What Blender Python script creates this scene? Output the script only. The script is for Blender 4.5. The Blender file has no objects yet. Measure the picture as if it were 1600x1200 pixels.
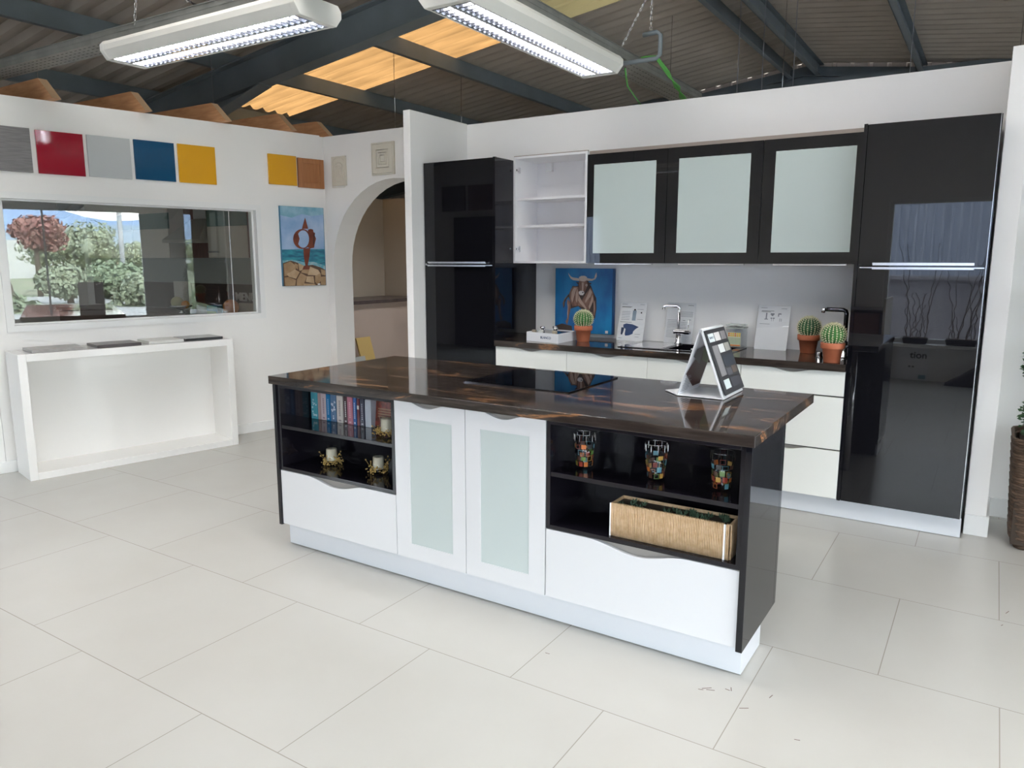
import bpy, bmesh, math, random
from mathutils import Vector, Matrix
PI = math.pi
random.seed(7)
sc = bpy.context.scene
COL = sc.collection

# ------------------------------------------------------------------ camera
F_PX, YAW, PITCH, ROLL = 1168.17, math.radians(-32.65866), math.radians(9.42970), math.radians(-0.0486)
CAM_H = 1.5
fwd = Vector((math.sin(YAW)*math.cos(PITCH), math.cos(YAW)*math.cos(PITCH), -math.sin(PITCH)))
rgt = Vector((math.cos(YAW), -math.sin(YAW), 0))
dwn = fwd.cross(rgt)
c_, s_ = math.cos(ROLL), math.sin(ROLL)
rgt, dwn = c_*rgt+s_*dwn, -s_*rgt+c_*dwn
cd = bpy.data.cameras.new('camera'); cam = bpy.data.objects.new('camera', cd); COL.objects.link(cam)
cd.sensor_width = 36; cd.lens = F_PX/1600*36; cd.clip_start = .05; cd.clip_end = 1500
m4 = Matrix((rgt, -dwn, -fwd)).transposed().to_4x4(); m4.translation = (0, 0, CAM_H)
cam.matrix_world = m4
sc.camera = cam
# ------------------------------------------------------------------ view, world, sun, portals
sc.view_settings.view_transform = 'Standard'; sc.view_settings.look = 'None'
sc.view_settings.gamma = 1; sc.view_settings.use_curve_mapping = False
sc.view_settings.exposure = 0.55
cy = sc.cycles
cy.use_denoising = True
try: cy.denoiser = 'OPENIMAGEDENOISE'
except Exception: pass
cy.max_bounces = 10; cy.diffuse_bounces = 7; cy.glossy_bounces = 5; cy.transmission_bounces = 6; cy.transparent_max_bounces = 12
cy.sample_clamp_indirect = 8; cy.caustics_reflective = False; cy.caustics_refractive = False
W = bpy.data.worlds.new('world'); sc.world = W; W.use_nodes = True
nt = W.node_tree; nt.nodes.clear()
_o = nt.nodes.new('ShaderNodeOutputWorld'); _b = nt.nodes.new('ShaderNodeBackground')
_r = nt.nodes.new('ShaderNodeValToRGB'); _s = nt.nodes.new('ShaderNodeSeparateXYZ'); _t = nt.nodes.new('ShaderNodeTexCoord')
nt.links.new(_t.outputs['Generated'], _s.inputs[0]); nt.links.new(_s.outputs['Z'], _r.inputs[0])
nt.links.new(_r.outputs[0], _b.inputs[0]); nt.links.new(_b.outputs[0], _o.inputs[0])
_r.color_ramp.elements[0].position = 0.0; _r.color_ramp.elements[0].color = (.99, .985, 1, 1)
_r.color_ramp.elements[1].position = .7; _r.color_ramp.elements[1].color = (.72, .82, 1, 1)
_b.inputs[1].default_value = 11.3
sd = bpy.data.lights.new('sun', 'SUN'); sd.energy = 14; sd.angle = .009; sd.color = (1, .95, .87)
sun = bpy.data.objects.new('sun', sd); COL.objects.link(sun)
sun.rotation_euler = Vector((.85, -.12, -.75)).to_track_quat('-Z', 'Y').to_euler()
def portal(name, loc, rot, sx, sy):
    l = bpy.data.lights.new(name, 'AREA'); l.shape = 'RECTANGLE'; l.size = sx; l.size_y = sy
    l.cycles.is_portal = True
    o = bpy.data.objects.new(name, l); COL.objects.link(o); o.location = loc; o.rotation_euler = rot
WZ0, WZ1 = .47, 2.24          # rear window, in the wall behind the camera
REAR = -1.55
RW = [(-1.20, 3.0), (3.2, 7.2), (-7.1, -5.4)]
RX = 7.5
SW = (-1.2, 4.72, .15, 2.62)  # side window y0,y1,z0,z1
for i, (a, b) in enumerate(RW):
    portal('daylight_portal', ((a+b)/2, REAR-.06, (WZ0+WZ1)/2), (PI/2, 0, 0), b-a, WZ1-WZ0)
SW_FILL = (7.4, 11.0, .9, 2.62)  # second side window, unseen, added to light the rear and the roof
for q in (SW, SW_FILL): portal('daylight_portal', (RX+.06, (q[0]+q[1])/2, (q[2]+q[3])/2), (0, PI/2, 0), q[3]-q[2], q[1]-q[0])

# ------------------------------------------------------------------ materials
def newmat(name):
    m = bpy.data.materials.new(name); m.use_nodes = True
    n = m.node_tree.nodes; b = n['Principled BSDF']
    return m, m.node_tree, b
def mat(name, col, rough=.5, metal=0, ior=None, coat=0, trans=0, emit=None, estr=0, bump=None, var=None, alpha=1):
    m, t, b = newmat(name)
    b.inputs['Base Color'].default_value = (*col, 1)
    b.inputs['Roughness'].default_value = rough; b.inputs['Metallic'].default_value = metal
    if ior: b.inputs['IOR'].default_value = ior
    if coat: b.inputs['Coat Weight'].default_value = coat; b.inputs['Coat Roughness'].default_value = .03
    if trans: b.inputs['Transmission Weight'].default_value = trans
    if emit: b.inputs['Emission Color'].default_value = (*emit, 1); b.inputs['Emission Strength'].default_value = estr
    if var or bump:
        tc = t.nodes.new('ShaderNodeTexCoord'); nz = t.nodes.new('ShaderNodeTexNoise')
        mp = t.nodes.new('ShaderNodeMapping')
        t.links.new(tc.outputs['Object'], mp.inputs[0]); t.links.new(mp.outputs[0], nz.inputs[0])
        if var:  # (scale, col2, (stretch))
            nz.inputs['Scale'].default_value = var[0]; nz.inputs['Detail'].default_value = 5
            if len(var) > 2: mp.inputs['Scale'].default_value = var[2]
            r = t.nodes.new('ShaderNodeValToRGB'); t.links.new(nz.outputs['Fac'], r.inputs[0])
            r.color_ramp.elements[0].position = .35; r.color_ramp.elements[1].position = .65
            r.color_ramp.elements[0].color = (*col, 1); r.color_ramp.elements[1].color = (*var[1], 1)
            t.links.new(r.outputs[0], b.inputs['Base Color'])
        if bump:
            n2 = t.nodes.new('ShaderNodeTexNoise'); n2.inputs['Scale'].default_value = bump[0]
            t.links.new(mp.outputs[0], n2.inputs[0])
            bp = t.nodes.new('ShaderNodeBump'); bp.inputs['Strength'].default_value = bump[1]; bp.inputs['Distance'].default_value = bump[2] if len(bump) > 2 else .01
            t.links.new(n2.outputs['Fac'], bp.inputs['Height']); t.links.new(bp.outputs[0], b.inputs['Normal'])
    return m
def glassmat(name, tint=(.93, .96, .95), ior=1.5):
    m = bpy.data.materials.new(name); m.use_nodes = True; t = m.node_tree; t.nodes.clear()
    o = t.nodes.new('ShaderNodeOutputMaterial'); mx = t.nodes.new('ShaderNodeMixShader'); f = t.nodes.new('ShaderNodeFresnel')
    tr = t.nodes.new('ShaderNodeBsdfTransparent'); g = t.nodes.new('ShaderNodeBsdfGlossy')
    f.inputs['IOR'].default_value = ior; tr.inputs[0].default_value = (*tint, 1); g.inputs['Roughness'].default_value = .0
    ge = t.nodes.new('ShaderNodeNewGeometry'); ma = t.nodes.new('ShaderNodeMapRange')   # same thin-sheet reflectance on both faces
    ma.inputs['To Min'].default_value = ior; ma.inputs['To Max'].default_value = 1/ior
    t.links.new(ge.outputs['Backfacing'], ma.inputs['Value']); t.links.new(ma.outputs[0], f.inputs['IOR'])
    t.links.new(f.outputs[0], mx.inputs[0]); t.links.new(tr.outputs[0], mx.inputs[1]); t.links.new(g.outputs[0], mx.inputs[2]); t.links.new(mx.outputs[0], o.inputs[0])
    return m
M = {}
M['wall'] = mat('wall_paint', (.88, .865, .845), .65, bump=(60, .08, .004), var=(1.3, (.86, .845, .825)))
M['wall_lit'] = mat('wall_paint_lit', (.93, .92, .905), .6)  # lightened copy of the wall paint, in place of light the splash lacks
M['white'] = mat('white_board', (.84, .84, .83), .4)
M['lacquer'] = mat('white_gloss_lacquer', (.67, .675, .695), .16, ior=1.5)
M['kfront'] = mat('cream_white_front', (.83, .84, .80), .22, ior=1.5)
M['shelfwhite'] = mat('glossy_white_laminate', (.86, .85, .83), .12, ior=1.5)
M['carcass'] = mat('white_carcass', (.85, .84, .85), .4)
M['black'] = mat('black_gloss', (.006, .006, .009), .04, ior=1.5)
M['blackglass'] = mat('black_glass_front', (.006, .006, .008), .015, ior=1.5)
M['blackin'] = mat('black_laminate', (.008, .007, .011), .10, ior=1.5)
M['blackedge'] = mat('black_satin_edge', (.035, .033, .036), .3)
M['frost'] = mat('frosted_glass', (.50, .56, .555), .35, ior=1.45)
M['frostup'] = mat('frosted_glass_gloss', (.56, .64, .62), .05, ior=1.5)
M['alu'] = mat('brushed_aluminium', (.72, .72, .73), .25, 1)
M['chrome'] = mat('chrome', (.85, .85, .87), .06, 1)
M['darkchrome'] = mat('dark_chrome', (.12, .12, .14), .1, 1)
M['taupe'] = mat('grip_strip', (.30, .28, .26), .4)
M['plinth'] = mat('white_plinth', (.64, .66, .70), .25)
M['steel'] = mat('blue_grey_painted_steel', (.19, .225, .25), .5, var=(3, (.16, .19, .205)))
M['zinc'] = mat('galvanised_tray', (.22, .225, .21), .5, .4, var=(8, (.29, .29, .27)))
M['fixture'] = mat('cream_white_enamel', (.80, .79, .74), .35)
M['louvre'] = mat('polished_louvre', (.75, .76, .80), .15, 1)
M['tube'] = mat('lit_fluorescent_tube', (1, 1, 1), .5, emit=(1, .99, 1), estr=90)
M['tubedim'] = mat('fluorescent_tube', (.95, .95, .97), .3, emit=(1, .99, 1), estr=7)
M['terra'] = mat('terracotta', (.48, .135, .06), .7, var=(14, (.56, .18, .09)))
M['soil'] = mat('soil', (.05, .035, .025), .9)
M['cactus'] = mat('cactus_green', (.025, .13, .02), .55, var=(25, (.05, .20, .035)))
M['cactusd'] = mat('cactus_dark_green', (.02, .085, .03), .55, var=(25, (.04, .14, .045)))
M['spine'] = mat('cactus_spines', (.78, .74, .50), .6)
M['pine'] = mat('pine_timber', (.66, .35, .17), .6, var=(6, (.52, .25, .11), (1, 8, 8)))
M['pineend'] = mat('pine_end_grain', (.60, .40, .24), .7)
M['straw'] = mat('straw_cord', (.62, .44, .27), .7, var=(60, (.50, .33, .18)))
M['leaf'] = mat('dark_leaf', (.03, .075, .03), .5, var=(30, (.05, .12, .05)))
M['leafs'] = mat('grey_green_leaf', (.09, .15, .09), .5, var=(30, (.05, .10, .06)))
M['wicker'] = mat('brown_wicker', (.16, .095, .06), .65, var=(40, (.07, .045, .03), (1, 1, 4)), bump=(90, .6, .01))
M['candle'] = mat('cream_wax', (.72, .66, .52), .5)
M['gold'] = mat('gold_bead', (.62, .42, .14), .28, .6)
M['woodd'] = mat('dark_walnut_board', (.075, .038, .030), .35, var=(5, (.045, .022, .018), (1, 1, 14)))
M['woodm'] = mat('reddish_wood', (.22, .11, .09), .4, var=(7, (.15, .07, .055), (14, 1, 1)))
M['greige'] = mat('warm_grey_front', (.66, .62, .55), .3)
M['glassgreen'] = mat('green_grey_glass', (.12, .20, .19), .12)
M['splash'] = mat('grey_green_splash', (.42, .45, .43), .2)
M['ink'] = mat('black_ink', (.02, .02, .025), .6)
M['inkgrey'] = mat('grey_ink', (.28, .29, .33), .6)
M['inkblue'] = mat('blue_ink', (.015, .05, .16), .5)
M['paper'] = mat('white_paper', (.88, .88, .90), .35, ior=1.4)
M['card'] = mat('white_card', (.86, .87, .90), .4)
M['pane'] = glassmat('window_glass')
M['clear'] = glassmat('drinking_glass', (.985, .99, .99), 1.4)
M['green_cable'] = mat('green_cable', (.10, .36, .07), .4)
M['metalwall'] = mat('pale_metal_cladding', (.50, .47, .45), .5)
M['roof'] = mat('roof_sheet', (.50, .45, .39), .6, var=(2.2, (.44, .39, .335), (1, 3, 1)))
M['sticker'] = mat('black_vinyl', (.01, .01, .01), .5)
def c(name, col, r=.5, **k):
    if name not in M: M[name] = mat(name, col, r, **k)
    return M[name]
# translucent roof light
def skylightmat(name, col, tcol, em):
    m = bpy.data.materials.new(name); m.use_nodes = True; t = m.node_tree; t.nodes.clear()
    o = t.nodes.new('ShaderNodeOutputMaterial'); mx = t.nodes.new('ShaderNodeMixShader')
    a = t.nodes.new('ShaderNodeBsdfTranslucent'); d = t.nodes.new('ShaderNodeBsdfDiffuse')
    tc = t.nodes.new('ShaderNodeTexCoord'); mp = t.nodes.new('ShaderNodeMapping'); nz = t.nodes.new('ShaderNodeTexNoise'); r = t.nodes.new('ShaderNodeValToRGB')
    mp.inputs['Scale'].default_value = (.9, 9, 1); nz.inputs['Scale'].default_value = 1.6; nz.inputs['Detail'].default_value = 5
    t.links.new(tc.outputs['Object'], mp.inputs[0]); t.links.new(mp.outputs[0], nz.inputs[0]); t.links.new(nz.outputs['Fac'], r.inputs[0])
    r.color_ramp.elements[0].position = .3; r.color_ramp.elements[0].color = (*[x*.62 for x in tcol], 1)
    r.color_ramp.elements[1].position = .62; r.color_ramp.elements[1].color = (*tcol, 1)
    t.links.new(r.outputs[0], a.inputs[0]); d.inputs[0].default_value = (*col, 1)
    mx.inputs[0].default_value = em
    t.links.new(d.outputs[0], mx.inputs[1]); t.links.new(a.outputs[0], mx.inputs[2]); t.links.new(mx.outputs[0], o.inputs[0])
    return m
M['sky1'] = skylightmat('amber_translucent_sheet', (.25, .16, .08), (.092, .049, .017), .75)
M['sky2'] = skylightmat('weathered_translucent_sheet', (.30, .27, .16), (.16, .13, .06), .12)
M['sky3'] = skylightmat('milky_translucent_sheet', (.7, .68, .62), (.64, .60, .52), .10)
M['sky_fill'] = skylightmat('added_translucent_sheet', (.7, .68, .62), (.66, .60, .52), .60)
# floor: large matt porcelain tiles, 0.75 x 0.745, half bond
def floormat():
    m, t, b = newmat('cream_floor_tile')
    tc = t.nodes.new('ShaderNodeTexCoord'); mp = t.nodes.new('ShaderNodeMapping')
    mp.inputs['Location'].default_value = (.985+75, -1.368+.7425+74.25, 0)
    br = t.nodes.new('ShaderNodeTexBrick'); br.offset = .5; br.offset_frequency = 2; br.squash = 1
    br.inputs['Scale'].default_value = 1; br.inputs['Brick Width'].default_value = .75; br.inputs['Row Height'].default_value = .7425
    br.inputs['Mortar Size'].default_value = .0018; br.inputs['Mortar Smooth'].default_value = .1; br.inputs['Bias'].default_value = 0
    br.inputs['Color1'].default_value = (.505, .495, .462, 1); br.inputs['Color2'].default_value = (.495, .487, .455, 1)
    br.inputs['Mortar'].default_value = (.32, .295, .26, 1)
    nz = t.nodes.new('ShaderNodeTexNoise'); nz.inputs['Scale'].default_value = 2.2; nz.inputs['Detail'].default_value = 6
    mm = t.nodes.new('ShaderNodeMix'); mm.data_type = 'RGBA'; mm.blend_type = 'MULTIPLY'; mm.inputs[0].default_value = 1
    rp = t.nodes.new('ShaderNodeValToRGB'); rp.color_ramp.elements[0].position = .35; rp.color_ramp.elements[1].position = .7
    rp.color_ramp.elements[0].color = (.96, .95, .94, 1); rp.color_ramp.elements[1].color = (1, 1, 1, 1)
    t.links.new(tc.outputs['Object'], mp.inputs[0]); t.links.new(mp.outputs[0], br.inputs['Vector'])
    t.links.new(tc.outputs['Object'], nz.inputs['Vector']); t.links.new(nz.outputs['Fac'], rp.inputs[0])
    t.links.new(br.outputs['Color'], mm.inputs[6]); t.links.new(rp.outputs[0], mm.inputs[7]); t.links.new(mm.outputs[2], b.inputs['Base Color'])
    b.inputs['Roughness'].default_value = .27; b.inputs['IOR'].default_value = 1.5
    bp = t.nodes.new('ShaderNodeBump'); bp.inputs['Strength'].default_value = .25; bp.inputs['Distance'].default_value = .002; bp.invert = True
    t.links.new(br.outputs['Fac'], bp.inputs['Height']); t.links.new(bp.outputs[0], b.inputs['Normal'])
    return m
M['floor'] = floormat()
def granitemat():
    m, t, b = newmat('dark_veined_stone')
    N, L = t.nodes.new, t.links.new
    tc = N('ShaderNodeTexCoord')
    mp = N('ShaderNodeMapping'); mp.inputs['Scale'].default_value = (1.0, 4.5, 4.5); mp.inputs['Rotation'].default_value = (0, 0, .12)
    L(tc.outputs['Object'], mp.inputs[0])
    n1 = N('ShaderNodeTexNoise'); n1.inputs['Scale'].default_value = 1.7; n1.inputs['Detail'].default_value = 9; n1.inputs['Roughness'].default_value = .62; n1.inputs['Distortion'].default_value = 1.1
    L(mp.outputs[0], n1.inputs[0])
    r1 = N('ShaderNodeValToRGB'); e = r1.color_ramp.elements
    e[0].position = .0; e[0].color = (.012, .009, .008, 1); e[1].position = .50; e[1].color = (.030, .023, .020, 1)
    for p, q in ((.575, (.045, .035, .03, 1)), (.60, (.17, .08, .038, 1)), (.628, (.27, .13, .06, 1)), (.66, (.045, .03, .024, 1)), (1, (.03, .024, .02, 1))):
        x = e.new(p); x.color = q
    L(n1.outputs['Fac'], r1.inputs[0])
    mp2 = N('ShaderNodeMapping'); mp2.inputs['Scale'].default_value = (1.2, 16, 16); L(tc.outputs['Object'], mp2.inputs[0])
    n2 = N('ShaderNodeTexNoise'); n2.inputs['Scale'].default_value = 3; n2.inputs['Detail'].default_value = 6; L(mp2.outputs[0], n2.inputs[0])
    r2 = N('ShaderNodeValToRGB'); r2.color_ramp.elements[0].position = .45; r2.color_ramp.elements[0].color = (0, 0, 0, 1); r2.color_ramp.elements[1].position = .75; r2.color_ramp.elements[1].color = (.045, .036, .03, 1)
    L(n2.outputs['Fac'], r2.inputs[0])
    ad = N('ShaderNodeMix'); ad.data_type = 'RGBA'; ad.blend_type = 'ADD'; ad.inputs[0].default_value = 1
    L(r1.outputs[0], ad.inputs[6]); L(r2.outputs[0], ad.inputs[7]); L(ad.outputs[2], b.inputs['Base Color'])
    b.inputs['Roughness'].default_value = .06; b.inputs['IOR'].default_value = 1.55
    return m
M['stone'] = granitemat()

# ------------------------------------------------------------------ mesh helper
class MB:
    def __init__(s): s.bm = bmesh.new(); s.mats = []; s.cur = 0; s.sm = False
    def mat(s, m):
        if isinstance(m, str): m = M[m]
        if m not in s.mats: s.mats.append(m)
        s.cur = s.mats.index(m); return s
    def _f(s, vs, sm=False):
        try: f = s.bm.faces.new(vs)
        except ValueError: return None
        f.material_index = s.cur; f.smooth = sm; return f
    def box(s, x0, x1, y0, y1, z0, z1, T=None, bev=0):
        P = [Vector((x, y, z)) for x in (x0, x1) for y in (y0, y1) for z in (z0, z1)]
        if T: P = [T @ p for p in P]
        v = [s.bm.verts.new(p) for p in P]
        fs = [s._f([v[i] for i in q]) for q in ((0, 1, 3, 2), (4, 6, 7, 5), (0, 4, 5, 1), (2, 3, 7, 6), (0, 2, 6, 4), (1, 5, 7, 3))]
        if bev:
            es = list({e for f in fs for e in f.edges})
            bmesh.ops.bevel(s.bm, geom=es, offset=bev, segments=2, profile=.5, affect='EDGES', material=-1)
        return s
    def prism(s, poly, a0, a1, axis='y', T=None):
        # poly: 2D list; axis y -> (x,z); axis x -> (y,z); axis z -> (x,y)
        def P(p, a):
            q = {'y': (p[0], a, p[1]), 'x': (a, p[0], p[1]), 'z': (p[0], p[1], a)}[axis]
            q = Vector(q); return T @ q if T else q
        A = [s.bm.verts.new(P(p, a0)) for p in poly]; B = [s.bm.verts.new(P(p, a1)) for p in poly]
        s._f(A); s._f(B[::-1])
        n = len(poly)
        for i in range(n): s._f([A[i], B[i], B[(i+1) % n], A[(i+1) % n]])
        return s
    def lathe(s, prof, n=28, T=None, cap=True, loc=(0, 0, 0)):
        rings = []
        for r, z in prof:
            ring = []
            for i in range(n):
                a = 2*PI*i/n; p = Vector((r*math.cos(a)+loc[0], r*math.sin(a)+loc[1], z+loc[2]))
                ring.append(s.bm.verts.new(T @ p if T else p))
            rings.append(ring)
        for a, b in zip(rings, rings[1:]):
            for i in range(n): s._f([a[i], a[(i+1) % n], b[(i+1) % n], b[i]], True)
        if cap: s._f(rings[0][::-1]); s._f(rings[-1])
        return s
    def tube(s, path, r, n=8, closed=False, flat=None):
        path = [Vector(p) for p in path]; rings = []; N = len(path)
        up = None
        for i, p in enumerate(path):
            if closed: d = path[(i+1) % N]-path[i-1]
            else: d = path[min(i+1, N-1)]-path[max(i-1, 0)]
            d.normalize()
            if up is None: up = Vector((0, 0, 1)) if abs(d.z) < .9 else Vector((1, 0, 0))
            x = d.cross(up).normalized(); y = x.cross(d).normalized(); up = y
            rr = r[i] if isinstance(r, (list, tuple)) else r
            rings.append([s.bm.verts.new(p+rr*(math.cos(2*PI*k/n)*x+math.sin(2*PI*k/n)*y)) for k in range(n)])
        R = rings+[rings[0]] if closed else rings
        for a, b in zip(R, R[1:]):
            for k in range(n): s._f([a[k], a[(k+1) % n], b[(k+1) % n], b[k]], True)
        if not closed: s._f(rings[0][::-1]); s._f(rings[-1])
        return s
    def ball(s, ctr, r, seg=10, ring=6, sq=(1, 1, 1)):
        ctr = Vector(ctr); vs = []
        top = s.bm.verts.new(ctr+Vector((0, 0, r*sq[2]))); bot = s.bm.verts.new(ctr-Vector((0, 0, r*sq[2])))
        for j in range(1, ring):
            t = PI*j/ring
            vs.append([s.bm.verts.new(ctr+Vector((r*sq[0]*math.sin(t)*math.cos(2*PI*i/seg), r*sq[1]*math.sin(t)*math.sin(2*PI*i/seg), r*sq[2]*math.cos(t)))) for i in range(seg)])
        for i in range(seg):
            k = (i+1) % seg
            s._f([top, vs[0][i], vs[0][k]], True); s._f([bot, vs[-1][k], vs[-1][i]], True)
            for a, b in zip(vs, vs[1:]): s._f([a[i], b[i], b[k], a[k]], True)
        return s
    def poly(s, pts, T=None):
        vs = [s.bm.verts.new(T @ Vector(p) if T else Vector(p)) for p in pts]; s._f(vs); return s
    def build(s, name, m=None, parent=None, bev=0, keep=False):
        if m is not None:
            mm = M[m] if isinstance(m, str) else m
            if not s.mats: s.mats = [mm]
        bmesh.ops.recalc_face_normals(s.bm, faces=s.bm.faces)
        off = Vector((0, 0, 0))
        if parent:
            s.bm.transform(wmat(parent).inverted())
        elif not keep and len(s.bm.verts):
            xs = [v.co for v in s.bm.verts]
            off = Vector((sum((min(v[i] for v in xs), max(v[i] for v in xs)))/2 for i in (0, 1)) if False else
                         ((min(v[0] for v in xs)+max(v[0] for v in xs))/2, (min(v[1] for v in xs)+max(v[1] for v in xs))/2, min(v[2] for v in xs)))
            s.bm.transform(Matrix.Translation(-off))
        me = bpy.data.meshes.new(name); s.bm.to_mesh(me); s.bm.free()
        for x in s.mats: me.materials.append(x)
        o = bpy.data.objects.new(name, me); COL.objects.link(o)
        if parent: o.parent = parent
        else: o.location = off
        if bev:
            b = o.modifiers.new('bevel', 'BEVEL'); b.width = bev; b.segments = 2; b.limit_method = 'ANGLE'; b.angle_limit = .6
        return o
def wmat(o):
    m = o.matrix_basis.copy()
    while o.parent: o = o.parent; m = o.matrix_basis @ m
    return m
def tag(o, label=None, cat=None, group=None, kind=None):
    if label: o['label'] = label
    if cat: o['category'] = cat
    if group: o['group'] = group
    if kind: o['kind'] = kind
    return o
def thing(name, label, cat, loc=(0, 0, 0), rz=0, group=None):
    o = bpy.data.objects.new(name, None); COL.objects.link(o); o.empty_display_size = .1
    o.location = loc; o.rotation_euler = (0, 0, rz)
    return tag(o, label, cat, group)
def struct(name, mb, m=None, keep=True, bev=0): return tag(mb.build(name, m, keep=keep, bev=bev), kind='structure')
def copy_tree(o, parent=None):
    q = o.copy(); COL.objects.link(q)
    if parent: q.parent = parent
    for ch in [x for x in COL.objects if x.parent == o]: copy_tree(ch, q)
    return q
def dup(root, loc, rz=None, label=None, group=None):
    r = copy_tree(root); r.location = loc
    if rz is not None: r.rotation_euler = (0, 0, rz)
    if label: r['label'] = label
    if group: r['group'] = group
    return r
def B(x0, x1, y0, y1, z0, z1, **k): return MB().box(x0, x1, y0, y1, z0, z1, **k)
def text(s, name, m, parent, T, size, ext=.0006, align='CENTER'):
    cu = bpy.data.curves.new(name, 'FONT'); cu.body = s; cu.size = size; cu.extrude = ext; cu.align_x = align; cu.align_y = 'CENTER'
    cu.offset = size*.012
    cu.materials.append(M[m] if isinstance(m, str) else m)
    o = bpy.data.objects.new(name, cu); COL.objects.link(o); o.parent = parent
    dg = bpy.context.evaluated_depsgraph_get()
    me = bpy.data.meshes.new_from_object(o.evaluated_get(dg)); bpy.data.objects.remove(o)
    o = bpy.data.objects.new(name, me); COL.objects.link(o); o.parent = parent
    o.matrix_basis = wmat(parent).inverted() @ T
    return o
def frameT(o, x, z):   # matrix with local x -> x, local y(up) -> z, local z -> normal
    x = Vector(x).normalized(); z = Vector(z).normalized(); n = x.cross(z)
    m = Matrix((x, z, n)).transposed().to_4x4(); m.translation = o; return m

# ================================================================== SETTING
struct('floor', MB().mat('floor').poly([(-10.6, -1.7, 0), (7.7, -1.7, 0), (7.7, 11.6, 0), (-10.6, 11.6, 0)]))
RXR, RZR, RT = -2.48, 4.2, .13
def zroof(x): return RZR-RT*abs(x-RXR)
# corrugated roof, underside profile
def corr(xa, xb, y0, y1, mb):
    y = y0; prof = []
    while y < y1-1e-6:
        prof += [(y, 0), (y+.055, 0), (y+.070, .046), (y+.150, .046)]; y += .2
    prof.append((min(y, y1), 0))
    for (ya, za), (yb, zb) in zip(prof, prof[1:]):
        mb.poly([(xa, ya, zroof(xa)+za), (xb, ya, zroof(xb)+za), (xb, yb, zroof(xb)+zb), (xa, yb, zroof(xa)+zb)])
mb = MB().mat('roof')
SKY0, SKY1, SKX0, SKXm, SKX1 = 6.37, 7.37, -8.35, -4.35, -2.72
corr(-10.7, RXR, -1.83, 1.17, mb); corr(-10.7, -4.3, 1.17, 2.77, mb); corr(-10.7, RXR, 2.77, 6.37, mb); corr(-10.7, RXR, 7.37, 11.57, mb); corr(-10.7, SKX0, 6.37, 7.37, mb); corr(SKX1, RXR, 6.37, 7.37, mb)
corr(RXR, 7.9, -1.83, 1.17, mb); corr(1.6, 7.9, 1.17, 2.77, mb); corr(RXR, 7.9, 2.77, 11.57, mb)
struct('ceiling', mb)
mb = MB().mat('sky1'); corr(SKX0, SKXm, SKY0, SKY1, mb); struct('window_5', mb)
mb = MB().mat('sky_fill'); corr(RXR, 1.6, 1.17, 2.77, mb); corr(-4.3, RXR, 1.17, 2.77, mb); struct('window_fill_roof', mb)  # unseen roof light, added to brighten the walls around the island
mb = MB().mat('sky2'); corr(SKXm, SKX1, SKY0, SKY1, mb); struct('window_6', mb)
# outer walls
def wall_holes(axis, at, th, a0, a1, ztop, holes):
    """wall slab along axis with rectangular holes [(a,b,z0,z1)] sorted; ztop function"""
    mb = MB().mat('wall')
    def slab(p, q, z0, z1f):
        n = max(1, int((q-p)/.01)) if False else 1
        if axis == 'x': mb.prism([(p, z0), (q, z0), (q, z1f(q)), (p, z1f(p))], at, at+th, 'y')
        else: mb.prism([(p, z0), (q, z0), (q, z1f(q)), (p, z1f(p))], at, at+th, 'x')
    cur = a0
    for (a, b, z0, z1) in sorted(holes):
        slab(cur, a, 0, ztop); slab(a, b, 0, lambda q: z0)
        slab(a, b, z1, ztop); cur = b
    slab(cur, a1, 0, ztop)
    return mb
zt = lambda x: zroof(x)+.03
holes = [(a, b, WZ0, WZ1) for a, b in RW]
mb = wall_holes('x', REAR-.12, .12, -10.6, 7.62, zt, holes)
struct('wall_rear', mb)
# gable triangle above the ridge is covered by the slabs that end at the ridge
mb = wall_holes('y', RX, .12, REAR-.12, 11.5, lambda y: zroof(RX)+.03, [SW, SW_FILL])
struct('wall_right', mb)
struct('wall_eave', MB().mat('metalwall').box(-10.72, -10.6, REAR-.12, 11.5, 0, zroof(-10.6)+.03))
# vertical ribbed gable end
mb = MB().mat('metalwall'); x = -10.6
while x < 7.6:
    for (xa, ya, xb, yb) in ((x, 0, x+.16, 0), (x+.16, 0, x+.175, .03), (x+.175, .03, x+.215, .03), (x+.215, .03, x+.23, 0)):
        mb.poly([(xa, 11.5+ya, 0), (xb, 11.5+yb, 0), (xb, 11.5+yb, zroof(xb)+.02), (xa, 11.5+ya, zroof(xa)+.02)])
    x += .23
struct('wall_gable', mb)

def window(name, axis, at, a0, a1, z0, z1, nm, sgn, fr=.05):
    mb = MB().mat('white'); t0, t1 = at-.05, at+.05
    def bx(p, q, u, v): (mb.box(p, q, t0, t1, u, v) if axis == 'x' else mb.box(t0, t1, p, q, u, v))
    bx(a0, a1, z0, z0+fr); bx(a0, a1, z1-fr, z1); bx(a0, a0+fr, z0+fr, z1-fr); bx(a1-fr, a1, z0+fr, z1-fr)
    for i in range(1, nm):
        p = a0+(a1-a0)*i/nm; bx(p-.02, p+.02, z0+fr, z1-fr)
    o = struct(name, mb)
    g = MB().mat('pane')
    (g.box(a0+fr, a1-fr, at-.004, at+.004, z0+fr, z1-fr) if axis == 'x' else g.box(at-.004, at+.004, a0+fr, a1-fr, z0+fr, z1-fr))
    g.build('window_pane', parent=o)
    return o
_d = struct('door_1', MB().mat('blackin').box(-8.0, -7.16, REAR, REAR+.045, 0.002, 2.22))
MB().mat('alu').box(-7.28, -7.25, REAR+.045, REAR+.08, .98, 1.12).build('door_handle', parent=_d)
window('window_1', 'x', REAR-.06, RW[0][0], RW[0][1], WZ0, WZ1, 2, 1)
window('window_2', 'x', REAR-.06, RW[1][0], RW[1][1], WZ0, WZ1, 2, 1)
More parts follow.
